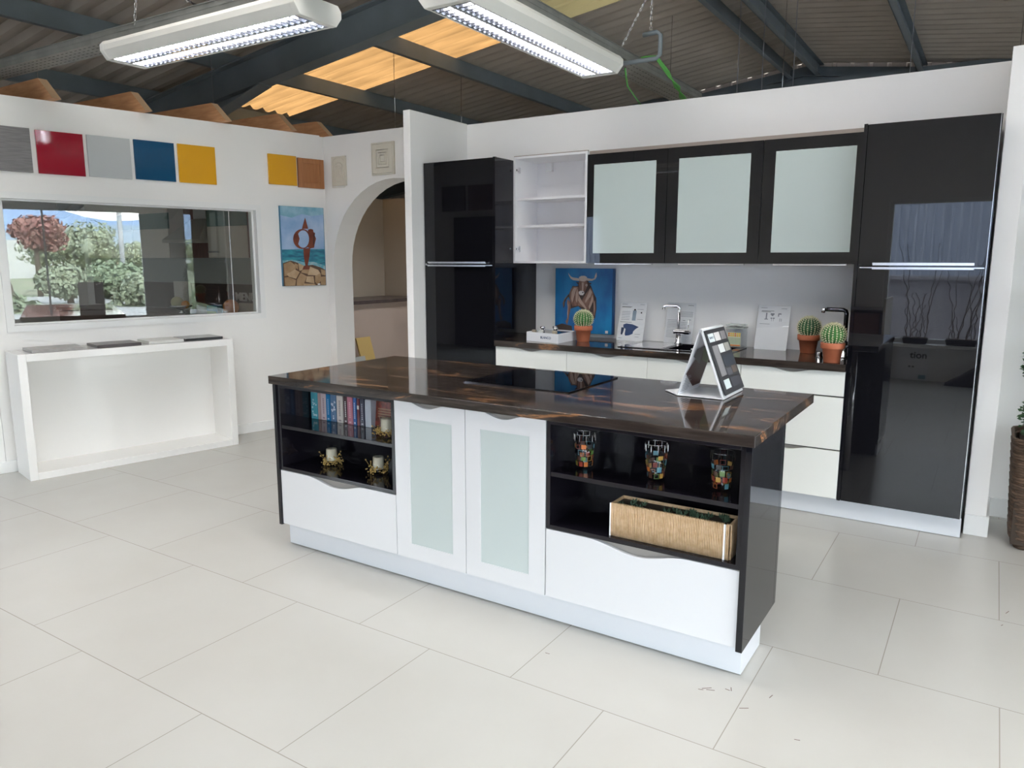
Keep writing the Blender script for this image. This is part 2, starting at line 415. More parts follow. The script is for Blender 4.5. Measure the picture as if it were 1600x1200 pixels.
window('window_fill_rear', 'x', REAR-.06, RW[2][0], RW[2][1], WZ0, WZ1, 1, 1)  # unseen window, added for more frontal light on the left
window('window_fill_side', 'y', RX+.06, SW_FILL[0], SW_FILL[1], SW_FILL[2], SW_FILL[3], 3, 1)
window('window_4', 'y', RX+.06, SW[0], SW[1], SW[2], SW[3], 3, 1)
struct('trim_1', B(-1.24, 3.44, REAR, REAR+.16, WZ0-.04, WZ0, bev=.004).mat('white'), 'white')

# ---- steel frame
n_trim = [1]
def trim(mb, m=None, bev=0):
    n_trim[0] += 1; return struct('trim_%d' % n_trim[0], mb, m, bev=bev)
def rafter(y0, xa, xb, haunch=None):
    mb = MB().mat('steel'); w = .16
    def strip(za, zb, ya, yb):
        mb.prism([(xa, zroof(xa)+za), (xb, zroof(xb)+za), (xb, zroof(xb)+zb), (xa, zroof(xa)+zb)], ya, yb, 'y')
    strip(-.195, -.18, y0, y0+w); strip(-.48, -.468, y0, y0+w); strip(-.47, -.19, y0+.072, y0+.084)
    if haunch:
        h0, h1, d = haunch
        zb = lambda x: zroof(x)-.48-(h1-x)*d
        mb.prism([(h0, zb(h0)), (h1, zb(h1)), (h1, zroof(h1)-.475), (h0, zroof(h0)-.475)], y0+.074, y0+.082, 'y')
        mb.prism([(h0, zb(h0)), (h1, zb(h1)), (h1, zb(h1)-.012), (h0, zb(h0)-.012)], y0, y0+w, 'y')
    return trim(mb)
for y in (-.9, 5.19, 11.3):
    rafter(y, -10.5, RXR, (-10.5, -6.3, .15) if y == 5.19 else None); rafter(y, RXR, 7.4)
for px in (-2.68, -4.05, -5.5, -6.95, -8.4, -9.8):     # purlins, zed sections, left slope
    zt_ = zroof(px)
    mb = MB().mat('steel').box(px-.004, px+.004, -1.5, 11.5, zt_-.18, zt_-.006); mb.box(px-.065, px, -1.5, 11.5, zt_-.006, zt_-.001); mb.box(px, px+.06, -1.5, 11.5, zt_-.186, zt_-.18)
    trim(mb)
for px in (-2.27, -1.0, .45, 1.9, 3.35, 4.8, 6.3):
    zt_ = zroof(px)-.006
    mb = MB().mat('steel').box(px-.05, px+.012, -1.5, 11.5, zt_-.18, zt_-.172).box(px-.052, px-.044, -1.5, 11.5, zt_-.18, zt_).box(px-.05, px+.012, -1.5, 11.5, zt_-.008, zt_)
    trim(mb)
trim(MB().mat('steel').prism([(-10.5, zroof(-10.5)-.17), (RXR, RZR-.17), (7.4, zroof(7.4)-.17), (7.4, zroof(7.4)-.06), (RXR, RZR-.06), (-10.5, zroof(-10.5)-.06)], 11.38, 11.48, 'y'))
trim(MB().mat('steel').box(-7, 3.2, 11.28, 11.44, 3.70, 3.93))

# ---- partitions
U = Vector((.2245, .9745, 0)); NRM = Vector((.9745, -.2245, 0)); P0 = Vector((-5.81, 2.40, 0))
TL = Matrix((U, -NRM, Vector((0, 0, 1)))).transposed().to_4x4(); TL.translation = P0     # x along wall, y into wall, z up
WT = 2.598
W0, W1, WZa, WZb = .135, 1.965, 1.04, 1.915   # opening of the internal window (along wall)
mb = MB().mat('wall')
mb.box(0, W0-.03, 0, .13, 0, WT, T=TL); mb.box(W1+.03, 2.61, 0, .13, 0, WT, T=TL)
mb.box(W0-.03, W1+.03, 0, .13, 0, WZa-.03, T=TL); mb.box(W0-.03, W1+.03, 0, .13, WZb+.03, WT, T=TL)
mb.box(2.61, 2.70, .025, .16, 0, WT-.005, T=TL)
struct('wall_left', mb)
mb = MB().mat('wall'); mb.box(-.12, -.002, .0, .13, 0, WT, T=TL @ Matrix.Rotation(0, 4, 'Z')); mb.box(-.12, 0, .13, 1.4, 0, WT, T=TL)
struct('wall_left_end', mb)
# internal window frame + pane
mb = MB().mat('white')
for (a, b, z0, z1) in ((W0-.045, W1+.045, WZb, WZb+.045), (W0-.045, W1+.045, WZa-.045, WZa), (W0-.045, W0, WZa, WZb), (W1, W1+.045, WZa, WZb)):
    mb.box(a, b, -.012, .135, z0, z1, T=TL)
for (a, b, z0, z1) in ((W0, W1, WZb-.012, WZb), (W0, W1, WZa, WZa+.012), (W0, W0+.015, WZa, WZb), (W1-.015, W1, WZa, WZb)):
    mb.box(a, b, .045, .075, z0, z1, T=TL)
win = struct('window_7', mb)
tag(MB().mat('alu').box(1.7505, 1.7575, .0535, .0555, WZa+.012, WZb-.012, T=TL).build('glass_joint', parent=win), 'pale joint strip between the two panes')
M['pane2'] = glassmat('interior_window_glass', (.92, .94, .92), 1.85)
MB().mat('pane2').box(W0+.015, W1-.015, .056, .064, WZa+.012, WZb-.012, T=TL).build('window_pane', parent=win)
mb = MB().mat('white'); mb.box(-.14, 2.62, -.016, 0, 0, .085, T=TL, bev=.004); struct('baseboard_left', mb)
# arch wall
AY0, AY1 = 5.0, 5.236
ax0, ax1 = -5.2, -3.70
cx_, rz_, zs = -4.41, .75, 1.44
mb = MB().mat('wall')
arc = [(-5.16, 0)]+[(-5.16, zs)]
for i in range(1, 24):
    a = PI-PI*i/24; arc.append((cx_+rz_*math.cos(a), zs+rz_*math.sin(a)))
arc += [(cx_+rz_, zs), (cx_+rz_, 0)]
# build as quads columns between arch curve and top
pts = arc[1:-1]
A0 = []; 
pts = [q for q in pts if q[0] < -3.80]+[(-3.79, zs+math.sqrt(rz_**2-(-3.79-cx_)**2))]
for (x, z) in pts: A0.append([mb.bm.verts.new((x, y, zz)) for y in (AY0, AY1) for zz in (z, WT-.004)])
for a, b in zip(A0, A0[1:]):
    mb._f([a[0], b[0], b[1], a[1]]); mb._f([a[2], a[3], b[3], b[2]]); f = mb._f([a[0], a[2], b[2], b[0]]); mb._f([a[1], b[1], b[3], a[3]])
mb.box(ax0-.12, -5.16, AY0, AY1, 0, WT-.004)
struct('wall_arch', mb)
# kitchen alcove
mb = MB().mat('wall_lit').box(-3.785, 2.6, 5.13, 5.25, 0, 2.58); struct('wall_back', mb)
struct('wall_return_left', MB().mat('wall').box(-3.785, -3.72, 4.413, 5.13, 0, 2.585, bev=.003))
struct('wall_return_right', MB().mat('wall').box(-.030, .072, 4.705, 5.13, 0, 2.56, bev=.003))
struct('baseboard_return', MB().mat('white').box(-.030, .086, 4.690, 4.705, 0, .115).box(.072, .086, 4.70, 5.13, 0, .115), bev=.003)
struct('baseboard_back', MB().mat('white').box(.086, 2.6, 5.115, 5.13, 0, .115), bev=.003)
# room behind the left partition, and behind the arch
struct('wall_far_left', MB().mat('wall').box(-10.6, -6.9, 5.62, 5.74, 0, 2.6).box(-7.3, -6.9, 5.741, 5.76, 0, 2.33))
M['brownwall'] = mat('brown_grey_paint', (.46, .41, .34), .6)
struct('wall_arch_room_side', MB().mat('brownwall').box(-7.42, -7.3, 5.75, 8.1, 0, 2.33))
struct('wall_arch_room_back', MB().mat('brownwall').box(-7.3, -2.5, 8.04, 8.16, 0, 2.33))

# ================================================================== THINGS
# ---- timber joists over the left partition
JL = ['leftmost of the five pine joists on top of the left wall', 'second pine joist from the left above the red and grey samples',
      'middle pine joist resting on the left wall above the yellow sample', 'fourth pine joist from the left on the left wall top', 'rightmost pine joist on the left wall, beside the corner']
for (x, y), lb in zip(((-5.594, 2.846), (-5.455, 3.437), (-5.303, 4.025), (-5.209, 4.616), (-5.207, 5.059)), JL):
    t = thing('roof_joist', lb, 'joist', (x, y, 2.6), 0, 'pine joists over the left wall')
    L = -2.6
    mb = MB().mat('pine').prism([(x+L, 2.6), (x-.002, 2.6), (x-.175, 2.752), (x+L, 2.752)], y-.0, y+.06, 'y'); mb.build('beam', parent=t)
    mb = MB().mat('pineend').poly([(x, y, 2.6), (x, y+.06, 2.6), (x-.173, y+.06, 2.752), (x-.173, y, 2.752)]); mb.build('cut_end', parent=t)

# ---- fluorescent fixtures
def fixture(label, lit):
    t = thing('fluorescent_light', label, 'ceiling light', (0, 0, 0))
    Lh, wt, wb, h = .79, .155, .12, .10
    mb = MB().mat('fixture')
    prof = [(-wb, 0), (-wt, .045), (-wt, .075), (-wt+.02, h), (wt-.02, h), (wt, .075), (wt, .045), (wb, 0), (wb-.006, .004), (wb-.006, .06), (-wb+.006, .06), (-wb+.006, .004)]
    mb.prism(prof, -Lh, Lh, 'x'); mb.build('housing', parent=t)
    for sx in (-1, 1):
        e = MB().mat('fixture'); q = [(-wb, -.002), (-wt-.002, .044), (-wt-.002, .078), (-wt+.02, h+.002), (wt-.02, h+.002), (wt+.002, .078), (wt+.002, .044), (wb, -.002)]
        e.prism(q, sx*Lh-.018, sx*Lh+.018, 'x'); e.build('end_cap', parent=t, bev=.003)
    lv = MB().mat('louvre')
    for yc in (-.058, .058):
        for k in range(36):
            x = -Lh+.03+k*(2*Lh-.06)/35
            lv.prism([(x-.0045, .002), (x+.0045, .002), (x+.001, .028), (x-.001, .028)], yc-.048, yc+.048, 'y')
        for sgn in (-1, 1):
            lv.prism([(yc+sgn*.054, .002), (yc+sgn*.050, .002), (yc+sgn*.040, .022), (yc+sgn*.026, .052), (yc+sgn*.030, .054)], -Lh+.02, Lh-.02, 'x')
    lv.build('louvre', parent=t)
    for yc in (-.058, .058):
        MB().mat('tube' if lit else 'tubedim').tube([(-Lh+.04, yc, .041), (Lh-.04, yc, .041)], .0128, 12).build('tube', parent=t)
    return t
f1 = fixture('lit twin fluorescent light hanging at the upper left', True)
f1.location = (-3.71, 2.76, 2.655); f1.rotation_euler = (0, 0, .018)
f2 = fixture('dim twin louvred fluorescent light hanging at the top centre, end towards the kitchen', False)
f2.location = (-2.235, 3.72, 2.655); f2.rotation_euler = (0, 0, PI/2)
for (x, y, a, lb) in ((1.6, -.1, 0, 'added fill light behind the camera, built as a twin fluorescent'), (4.6, 2.2, PI/2, 'added fill light near the side window, built as a twin fluorescent'), (-3.7, -.2, 0, 'added fill light behind the camera on the left, built as a twin fluorescent'),
                      (-5.6, 7.0, PI/2, 'added fill light in the room behind the archway, built as a twin fluorescent'), (-8.1, 3.4, PI/2, 'added fill light in the room behind the left window, built as a twin fluorescent'),
                      (1.25, 2.3, PI/2, 'added fill light right of the island, out of the frame, built as a twin fluorescent'), (.6, 8.0, 0, 'added fill light behind the kitchen wall on the right, built as a twin fluorescent'), (-2.6, 8.2, 0, 'added fill light behind the kitchen wall near the ridge, built as a twin fluorescent')):
    q = dup(f1, (x, y, 2.655), a, lb)  # unseen lit fixtures, added to brighten the hall and back rooms
    for s_ in (-.6, .6):
        xx, yy = x+s_*math.cos(a), y+s_*math.sin(a); MB().mat('alu').tube([(xx, yy, 2.757), (xx, yy, zroof(xx)-.002)], .003, 5).build('suspension_rod', parent=q)
# cable trays
def tray(label, p0, p1, w):
    mb = MB().mat('zinc'); d = Vector(p1)-Vector(p0); L = d.length; a = math.atan2(d.y, d.x)
    T = Matrix.Translation(p0) @ Matrix.Rotation(a, 4, 'Z')
    t = thing('cable_tray', label, 'cable tray', p0, a)
    mb.box(0, L, -w/2, w/2, 0, .002, T=T)
    for s in (-1, 1):
        mb.box(0, L, s*w/2-.001, s*w/2+.001, 0, .055, T=T); mb.box(0, L, s*w/2-.006, s*w/2+.006, .053, .057, T=T); mb.box(0, L, s*w/2-.003, s*w/2+.003, .026, .03, T=T)
    mb.build('channel', parent=t)
    pf = MB().mat('ink'); n = int(L/.05)
    for i in range(n):
        for j in range(4):
            x = .02+i*.05+(.025 if j % 2 else 0); y = -w/2+.03+j*(w-.06)/3
            pf.box(x, x+.022, y-.003, y+.003, -.0006, .0004, T=T)
    tag(pf.build('perforation', parent=t), kind='stuff')
    return t
tray('perforated metal cable tray above the lit upper left light', (-7.6, 2.64, 2.7595), (-2.6, 2.74, 2.7595), .17)
tray('metal cable tray running towards the kitchen above the centre light', (-2.215, 2.1, 2.7595), (-2.215, 6.1, 2.7595), .21)
# bracket & chains
mb = MB().mat('steel'); mb.tube([(-1.90, 4.62, 2.87), (-2.02+.22, 4.62, 2.87), (-1.785, 4.62, 2.85), (-1.785, 4.62, 2.745), (-1.80, 4.62, 2.725), (-2.30, 4.62, 2.72)] if False else
        [(-1.99, 4.62, 2.885), (-1.90, 4.62, 2.89), (-1.875, 4.62, 2.87), (-1.875, 4.62, 2.755), (-1.90, 4.62, 2.735), (-2.36, 4.62, 2.735)], .014, 10)
tag(mb.build('hanger_bracket'), 'grey bent steel bracket cradling the tray at the top centre', 'bracket')
def chain(label, p0, p1, step=.03):
    a, b = Vector(p0), Vector(p1); n = max(4, int((b-a).length/step)); pts = []
    mb = MB().mat('alu'); d = (b-a)/n
    for i in range(n):
        q = a+d*(i+.5); k = .006
        side = Vector((k, 0, 0)) if i % 2 else Vector((0, k, 0))
        mb.tube([q-d*.62-side*.2, q-d*.3-side, q+d*.3-side, q+d*.62, q+d*.3+side, q-d*.3+side], .0016, 4, closed=True)
    return tag(mb.build('chain'), label, 'chain', 'light suspension chains')
chain('twisted chain dropping to the tray beside the upper left light', (-4.18, 2.78, 3.95), (-4.20, 2.62, 2.80))
chain('chain with hook above the middle of the upper left light', (-3.95, 2.9, 4.0), (-3.88, 2.74, 2.90))
mbh = MB().mat('darkchrome').tube([(-3.87, 2.74, 2.905), (-3.80, 2.72, 2.87), (-3.70, 2.69, 2.83), (-3.69, 2.68, 2.80), (-3.76, 2.69, 2.80)], .006, 8)
tag(mbh.build('hook'), 'dark steel hook at the end of a chain above the upper left light', 'hook')
chain('upright chain meeting the bracket at the top centre', (-1.94, 4.62, 4.12), (-1.94, 4.62, 2.90))
chain('slanting chain from the tray edge at the top centre', (-1.95, 4.60, 3.12), (-2.10, 4.55, 2.82))
for (x, z0, z1, y, lb) in ((-2.10, 2.6, 3.99, 7.0, 'leftmost thin wire dropping behind the kitchen wall below the ridge'), (-1.885, 2.6, 4.0, 7.0, 'second thin wire behind the kitchen wall below the ridge'),
                           (-1.62, 2.6, 3.97, 7.0, 'third thin wire behind the kitchen wall, just right of the ridge'), (-.725, 2.6, 3.96, 7.0, 'rightmost thin wire behind the kitchen wall at the upper right'),
                           (-6.9, 2.55, 3.55, 5.1, 'thin wire in front of the big rafter above the joists')):
    mb = MB().mat('inkgrey').tube([(x, y, z0), (x, y, z1)], .003, 6)
    tag(mb.build('hanging_wire'), lb, 'wire', 'thin wires hanging from the roof')
mb = MB().mat('green_cable')
for k in range(4):
    o = k*.012
    mb.tube([(-2.06-o, 4.84, 2.815), (-2.01-o*.3, 4.90, 2.825-o*.3), (-1.96, 5.0, 2.74-o), (-1.955+o, 5.10, 2.66), (-1.93-o, 5.22, 2.62), (-1.9, 5.4, 2.5)], .0045, 6)
tag(mb.build('cable_bundle'), 'green and white cables dropping from the tray onto the kitchen wall', 'cable')
tag(MB().mat('green_cable').tube([(-2.19, 4.80, 2.752), (-2.20, 4.84, 2.71), (-2.215, 4.9, 2.66), (-2.24, 5.3, 2.55)], .006, 6).build('cable'), 'single green cable hanging below the tray end', 'cable')

# ---- sample boards on left wall
def sample(name, label, s0, s1, z0, z1, m, kind=None, extra=None):
    mb = MB().mat(m)
    mb.box(s0, s1, -.018, 0, z0, z1, T=TL)
    if extra: extra(mb)
    return tag(mb.build(name, bev=.0015), label, 'sample board', 'colour samples high on the left wall')
M['s_grey'] = mat('grey_woodgrain', (.13, .12, .125), .45, var=(8, (.20, .19, .19), (1, 1, 14)))
M['s_red'] = mat('red_gloss', (.33, .008, .025), .05)
M['s_pale'] = mat('pale_grey_gloss', (.50, .52, .53), .4)
M['s_blue'] = mat('blue_gloss', (.010, .075, .17), .05)
M['s_yel'] = mat('yellow_gloss', (.74, .37, .02), .08)
M['s_oak'] = mat('orange_oak', (.44, .19, .075), .4, var=(6, (.38, .155, .06), (12, 12, 1)))
sample('cabinet_sample', 'dark grey wood-grain square sample at the left edge of the photo', .05, .345, 2.097, 2.394, 's_grey')
sample('cabinet_sample', 'glossy red square sample on the left wall', .377, .675, 2.095, 2.39, 's_red')
sample('cabinet_sample', 'pale grey square sample between the red and blue ones', .70, .994, 2.099, 2.393, 's_pale')
sample('cabinet_sample', 'glossy dark blue square sample on the left wall', 1.021, 1.317, 2.103, 2.395, 's_blue')
sample('cabinet_sample', 'larger glossy yellow square sample right of the blue one', 1.345, 1.641, 2.102, 2.397, 's_yel')
sample('cabinet_sample', 'smaller yellow sample above the seaside painting', 2.10, 2.362, 2.141, 2.394, 's_yel')
def oakx(mb):
    for (a, b, z0, z1) in ((2.376, 2.42, 2.132, 2.385), (2.587, 2.63, 2.132, 2.385), (2.42, 2.587, 2.132, 2.175), (2.42, 2.587, 2.342, 2.385)): mb.box(a, b, -.022, -.017, z0, z1, T=TL)
sample('cabinet_sample', 'orange oak panelled sample beside the small yellow one', 2.376, 2.63, 2.132, 2.385, 's_oak', extra=oakx)
for a, b, lb in ((-8.27, -7.77, 'left'), (-7.71, -7.2, 'right')): tag(MB().mat('s_grey' if lb == 'left' else 'woodm').box(a, b, REAR, REAR+.02, 2.33, 2.75).build('cabinet_sample'), 'large dark sample on the rear wall, %s one, mirrored in the left tall cabinet' % lb, 'sample board')
# cream moulded door samples above the arch
M['cream'] = mat('cream_moulded_front', (.66, .62, .53), .45)
def moulded(label, x0, x1, z0, z1, arched):
    mb = MB().mat('cream').box(x0, x1, AY0-.02, AY0, z0, z1)
    w, h = x1-x0, z1-z0; cx = (x0+x1)/2; cz = (z0+z1)/2
    def ring(sc, t):
        if arched:
            a = w*sc*.5; zb = cz-h*sc*.62; zt2 = cz+h*sc*.25
            p = [(cx-a, zb)]+[(cx+a*math.cos(PI-PI*i/10), zt2+a*.8*math.sin(PI*i/10)) for i in range(11)]+[(cx+a, zb)]
        else:
            a = w*sc*.5; b = h*sc*.5; p = [(cx-a, cz-b), (cx-a, cz+b), (cx+a, cz+b), (cx+a, cz-b)]
        mb.tube([(q[0], AY0-.021, q[1]) for q in p], t, 6, closed=True)
    ring(.9, .003); ring(.55, .006); ring(.36, .005); ring(.2, .004)
    return tag(mb.build('door_sample', bev=.002), label, 'sample board')
moulded('small cream sample with arched moulding above the archway', -5.125, -4.955, 2.155, 2.41, True)
moulded('small cream sample with square moulding above the archway, beside the kitchen column', -4.64, -4.385, 2.22, 2.49, False)

# ---- seaside painting
t = thing('painting', 'canvas painting of a rusty metal fish sculpture by the sea', 'painting', tuple(P0+U*2.39+Vector((0, 0, 1.265))), math.atan2(U.y, U.x))
PX0, PX1, PZ0, PZ1 = 2.18, 2.609, 1.267, 1.963
c('p_edge', (.03, .16, .28)); M['p_sky'] = mat('painted_sky', (.18, .34, .60), .5, var=(5, (.40, .52, .72))); M['p_skytop'] = mat('painted_sky_top', (.12, .33, .46), .5, var=(9, (.30, .50, .62)))
M['p_sea'] = mat('painted_sea', (.008, .11, .20), .5, var=(14, (.03, .28, .36), (1, 4, 4))); M['p_foam'] = mat('painted_foam', (.35, .50, .55), .5, var=(30, (.10, .33, .42)))
M['p_rock'] = mat('painted_rock', (.42, .28, .16), .6, var=(12, (.30, .18, .09))); M['p_rock2'] = mat('painted_rock_light', (.58, .43, .28), .6, var=(12, (.42, .28, .16))); c('p_rockd', (.10, .05, .025))
M['p_rust'] = mat('painted_rust', (.13, .022, .010), .6, var=(16, (.20, .045, .02))); c('p_rustd', (.045, .012, .008))
MB().mat('p_edge').box(PX0, PX1, -.022, -.001, PZ0, PZ1, T=TL).build('canvas', parent=t)
def pm(x, y):
    u = (x-125-30*(y-160)/945)/515; yt = 160+35*u; yb = 1105-15*u
    v = (yb-y)/(yb-yt); return (PX0+.002+u*(PX1-PX0-.004), max(PZ0+.001, min(PZ1-.001, PZ0+v*(PZ1-PZ0))))
lay = [.0]
def pp(mb, m, pts, mp=pm, base=-.0225, T=None, dy=-1):
    lay[0] += .00025; mb.mat(m); mb.poly([(q[0], base-lay[0], q[1]) for q in (mp(*p) for p in pts)], T=T if T else TL)
mb = MB()
pp(mb, 'p_sky', [(126, 161), (639, 195), (650, 670), (142, 670)]); pp(mb, 'p_skytop', [(126, 161), (639, 195), (642, 270), (500, 285), (380, 260), (260, 300), (128, 270)])
pp(mb, 'p_sea', [(142, 670), (650, 668), (658, 900), (148, 860)]); pp(mb, 'p_foam', [(146, 800), (260, 790), (380, 815), (520, 815), (656, 860), (658, 910), (150, 880)])
pp(mb, 'p_rockd', [(150, 830), (240, 800), (320, 825), (400, 860), (500, 850), (600, 880), (660, 910), (664, 1090), (157, 1104)])
for m_, r in (('p_rock', [(160, 840), (235, 810), (290, 850), (300, 900), (200, 980), (165, 985)]), ('p_rock2', [(190, 960), (290, 905), (345, 935), (300, 1015), (215, 990)]), ('p_rock', [(285, 830), (330, 850), (325, 905), (300, 890)]),
              ('p_rock', [(165, 1000), (215, 995), (300, 1030), (290, 1095), (172, 1102)]), ('p_rock2', [(330, 830), (400, 860), (370, 915), (340, 920)]), ('p_rock', [(310, 1025), (355, 945), (430, 985), (400, 1060), (380, 1096), (305, 1097)]),
              ('p_rock', [(380, 905), (460, 905), (450, 960), (360, 940)]), ('p_rock2', [(470, 870), (570, 910), (600, 960), (560, 975), (440, 970)]), ('p_rock2', [(430, 985), (510, 985), (520, 1070), (415, 1050)]),
              ('p_rock', [(530, 980), (600, 945), (600, 1040), (560, 1085), (530, 1050)]), ('p_rock', [(600, 990), (662, 985), (663, 1085), (600, 1085)]), ('p_rock', [(600, 900), (658, 915), (660, 975), (610, 965)]), ('p_rock2', [(390, 1070), (520, 1075), (540, 1090), (385, 1096)])):
    pp(mb, m_, r)
pp(mb, 'p_rust', [(392, 660), (474, 655), (462, 760), (440, 860), (466, 875), (460, 905), (380, 900), (390, 870), (412, 860), (395, 760)])
pp(mb, 'p_rust', [(415, 300), (452, 430), (375, 432)])
ell = lambda cx, cy, a, b, t0=0, t1=2*PI, n=26: [(cx+a*math.cos(t0+(t1-t0)*i/n), cy+b*math.sin(t0+(t1-t0)*i/n)) for i in range(n+(0 if abs(t1-t0-2*PI) < .01 else 1))]
pp(mb, 'p_rust', [(450, 440), (480, 432), (510, 440), (515, 470), (535, 480), (530, 510), (545, 545), (530, 600), (520, 650), (470, 660), (440, 640)])
pp(mb, 'p_rustd', [(515, 480), (528, 500), (524, 600), (505, 640), (512, 560)])
pp(mb, 'p_rust', ell(378, 548, 108, 116)); pp(mb, 'p_sky', ell(388, 549, 72, 102))
pp(mb, 'p_rust', [(270, 548), (322, 462), (346, 545), (322, 636)]); pp(mb, 'white', [(560, 1070), (590, 1068), (590, 1085), (560, 1087)])
mb.build('painted_scene', parent=t)

# ---- white console on floor with tiles
CU = Vector((.207, .978, 0)); CN = Vector((.978, -.207, 0)); CP = Vector((-5.437, 2.38, 0))
TC = Matrix((CU, -CN, Vector((0, 0, 1)))).transposed().to_4x4(); TC.translation = CP
CW, CD, CH = 1.487, .335, .872
t = thing('console_table', 'low glossy white open box console against the left wall', 'console', tuple(CP), math.atan2(CU.y, CU.x))
MB().mat('shelfwhite').box(.05, CW-.05, 0, CD, CH-.052, CH, T=TC).build('top', parent=t, bev=.002)
for a, b in ((0, .05), (CW-.05, CW)): MB().mat('shelfwhite').box(a, b, 0, CD, 0, CH, T=TC).build('side_panel', parent=t, bev=.002)
MB().mat('shelfwhite').box(.05, CW-.05, 0, CD, 0, .05, T=TC).build('bottom_panel', parent=t, bev=.002)
MB().mat('shelfwhite').box(.05, CW-.05, CD-.012, CD, .05, CH-.052, T=TC).build('back_panel', parent=t)
M['t1'] = mat('grey_stone_sample', (.33, .32, .31), .35, var=(30, (.29, .28, .27))); M['t2'] = mat('dark_brown_sample', (.05, .038, .04), .3, var=(10, (.07, .055, .055)))
M['t3'] = mat('white_sample', (.66, .66, .63), .3); M['t4'] = mat('black_sample', (.012, .012, .015), .12)
for s0, s1, y0, y1, m_, h, lb in ((.09, .42, .02, .26, 't1', .022, 'mid grey worktop sample lying on the left end of the console'), (.50, .80, .03, .27, 't2', .022, 'dark brown worktop sample lying on the console'),
                                  (.86, 1.12, .05, .29, 't3', .022, 'off-white worktop sample lying on the console'), (1.135, 1.43, .05, .30, 't4', .02, 'black worktop sample on the right end of the console')):
    tag(MB().mat(m_).box(s0, s1, y0, y1, CH+.0005, CH+h, T=TC).build('worktop_sample', bev=.002), lb, 'sample board', 'worktop samples on the console')

# ================================================================== ISLAND
def wave(x0, x1, z0, z1, cx, hw, dep, n=16, T=None):
    """front outline with a wavy dip in the top edge"""
    p = [(x0, z0), (x1, z0), (x1, z1)]
    for i in range(n+1):
        x = cx+hw-2*hw*i/n; p.append((x, z1-dep*(.5+.5*math.cos(PI*(x-cx)/hw))**1.0))
    p.append((x0, z1)); return p
FY = 2.52
def wave_front(parent, name, x0, x1, z0, z1, m, y, cx=None, hw=None, dep=.026, th=.019, holem=None, grip=True):
    cx = (x0+x1)/2 if cx is None else cx; hw = (x1-x0)*.26 if hw is None else hw
    if not holem:
        o = MB().mat(m).prism(wave(x0+.0015, x1-.0015, z0+.0015, z1, cx, hw, dep), y, y+th, 'y').build(name, parent=parent, bev=.0012)
    else:
        a, b, u, v, gm = holem
        mb = MB().mat(m); top = wave(x0+.0015, x1-.0015, v, z1, cx, hw, dep)
        mb.prism(top, y, y+th, 'y'); mb.box(x0+.0015, x1-.0015, y, y+th, z0+.0015, u); mb.box(x0+.0015, a, y, y+th, u, v); mb.box(b, x1-.0015, y, y+th, u, v)
        o = mb.build(name, parent=parent)
        MB().mat(gm).box(a, b, y+.003, y+th-.002, u, v).build('glass_panel', parent=o)
    if grip:
        g = MB().mat('taupe').box(cx-hw*1.05, cx+hw*1.05, y+th+.001, y+th+.006, z1-.045, z1-.001)
        tag(g.build('grip_rail', parent=o), 'grey-brown grip strip behind the dip')
    return o
Zp, Zd, Zt = .130, .424, .873
def open_unit(label, x0, x1, shelf_z, side_l, side_r, loc):
    t = thing('shelf_unit', label, 'cabinet', loc)
    y1 = 2.95; th = .018; yf = FY+.001
    mb = MB().mat('blackin').box(x0, x1, y1-.012, y1, Zp, Zt); mb.build('back_panel', parent=t)
    mb = MB().mat('blackin').box(x0, x0+th, yf, y1-.012, Zd, Zt).box(x1-th, x1, yf, y1-.012, Zd, Zt).box(x0+th, x1-th, yf, y1-.012, Zt-.016, Zt).box(x0+th, x1-th, yf, y1-.012, Zd, Zd+.018)
    mb.box(x0, x1, FY+.03, y1-.012, Zp, Zd-.001) ; mb.build('carcass', parent=t, bev=.001)
    MB().mat('blackin').box(x0+th, x1-th, yf+.004, y1-.012, shelf_z-.018, shelf_z).build('shelf', parent=t, bev=.001)
    wave_front(t, 'drawer_front', x0, x1, Zp, Zd-.003, 'lacquer', FY, dep=.034, hw=(x1-x0)*.26)
    return t
tl = open_unit('black open shelf unit with books at the left end of the island', -3.045, -2.255, .662, True, False, (-2.65, 2.52, 0))
tr = open_unit('black open shelf unit with tumblers and straw planter at the right end of the island', -1.452, -.664, .662, False, True, (-1.06, 2.52, 0))
MB().mat('black').box(-3.066, -3.046, 2.512, 2.950, .125, Zt+.001).build('end_panel', parent=tl, bev=.001)
MB().mat('black').box(-.663, -.640, 2.506, 2.950, .125, Zt+.001).build('end_panel', parent=tr, bev=.001)
for i, (x0, x1, ga, gb, lb, nm) in enumerate(((-2.2535, -1.854, -2.167, -1.926, 'left', 0), (-1.8535, -1.4535, -1.775, -1.532, 'right', 1))):
    t = thing('door_cabinet', 'white island cabinet with tall frosted glass door, %s one of the pair' % lb, 'cabinet', ((x0+x1)/2, 2.52, 0), 0, 'frosted door cabinets in the island')
    MB().mat('carcass').box(x0, x1, FY+.028, 2.95, Zp, Zt).build('carcass', parent=t)
    wave_front(t, 'door', x0, x1, Zp, Zt, 'lacquer', FY, cx=x0+.19, hw=.115, dep=.024, holem=(ga, gb, .204, .795, 'frost'))
t = thing('island_plinth', 'white plinth board around the foot of the island', 'plinth', (-1.85, 2.70, 0))
MB().mat('plinth').box(-3.062, -.657, 2.575, 2.59, .004, .1245).build('front_board', parent=t, bev=.001)
MB().mat('plinth').box(-.672, -.657, 2.59, 2.835, .004, .1245).build('end_board', parent=t)
MB().mat('plinth').box(-3.062, -3.047, 2.59, 2.835, .004, .1245).build('end_board', parent=t)
MB().mat('blackin').box(-3.04, -.68, 2.595, 2.83, 0, .1295).build('base_frame', parent=t)
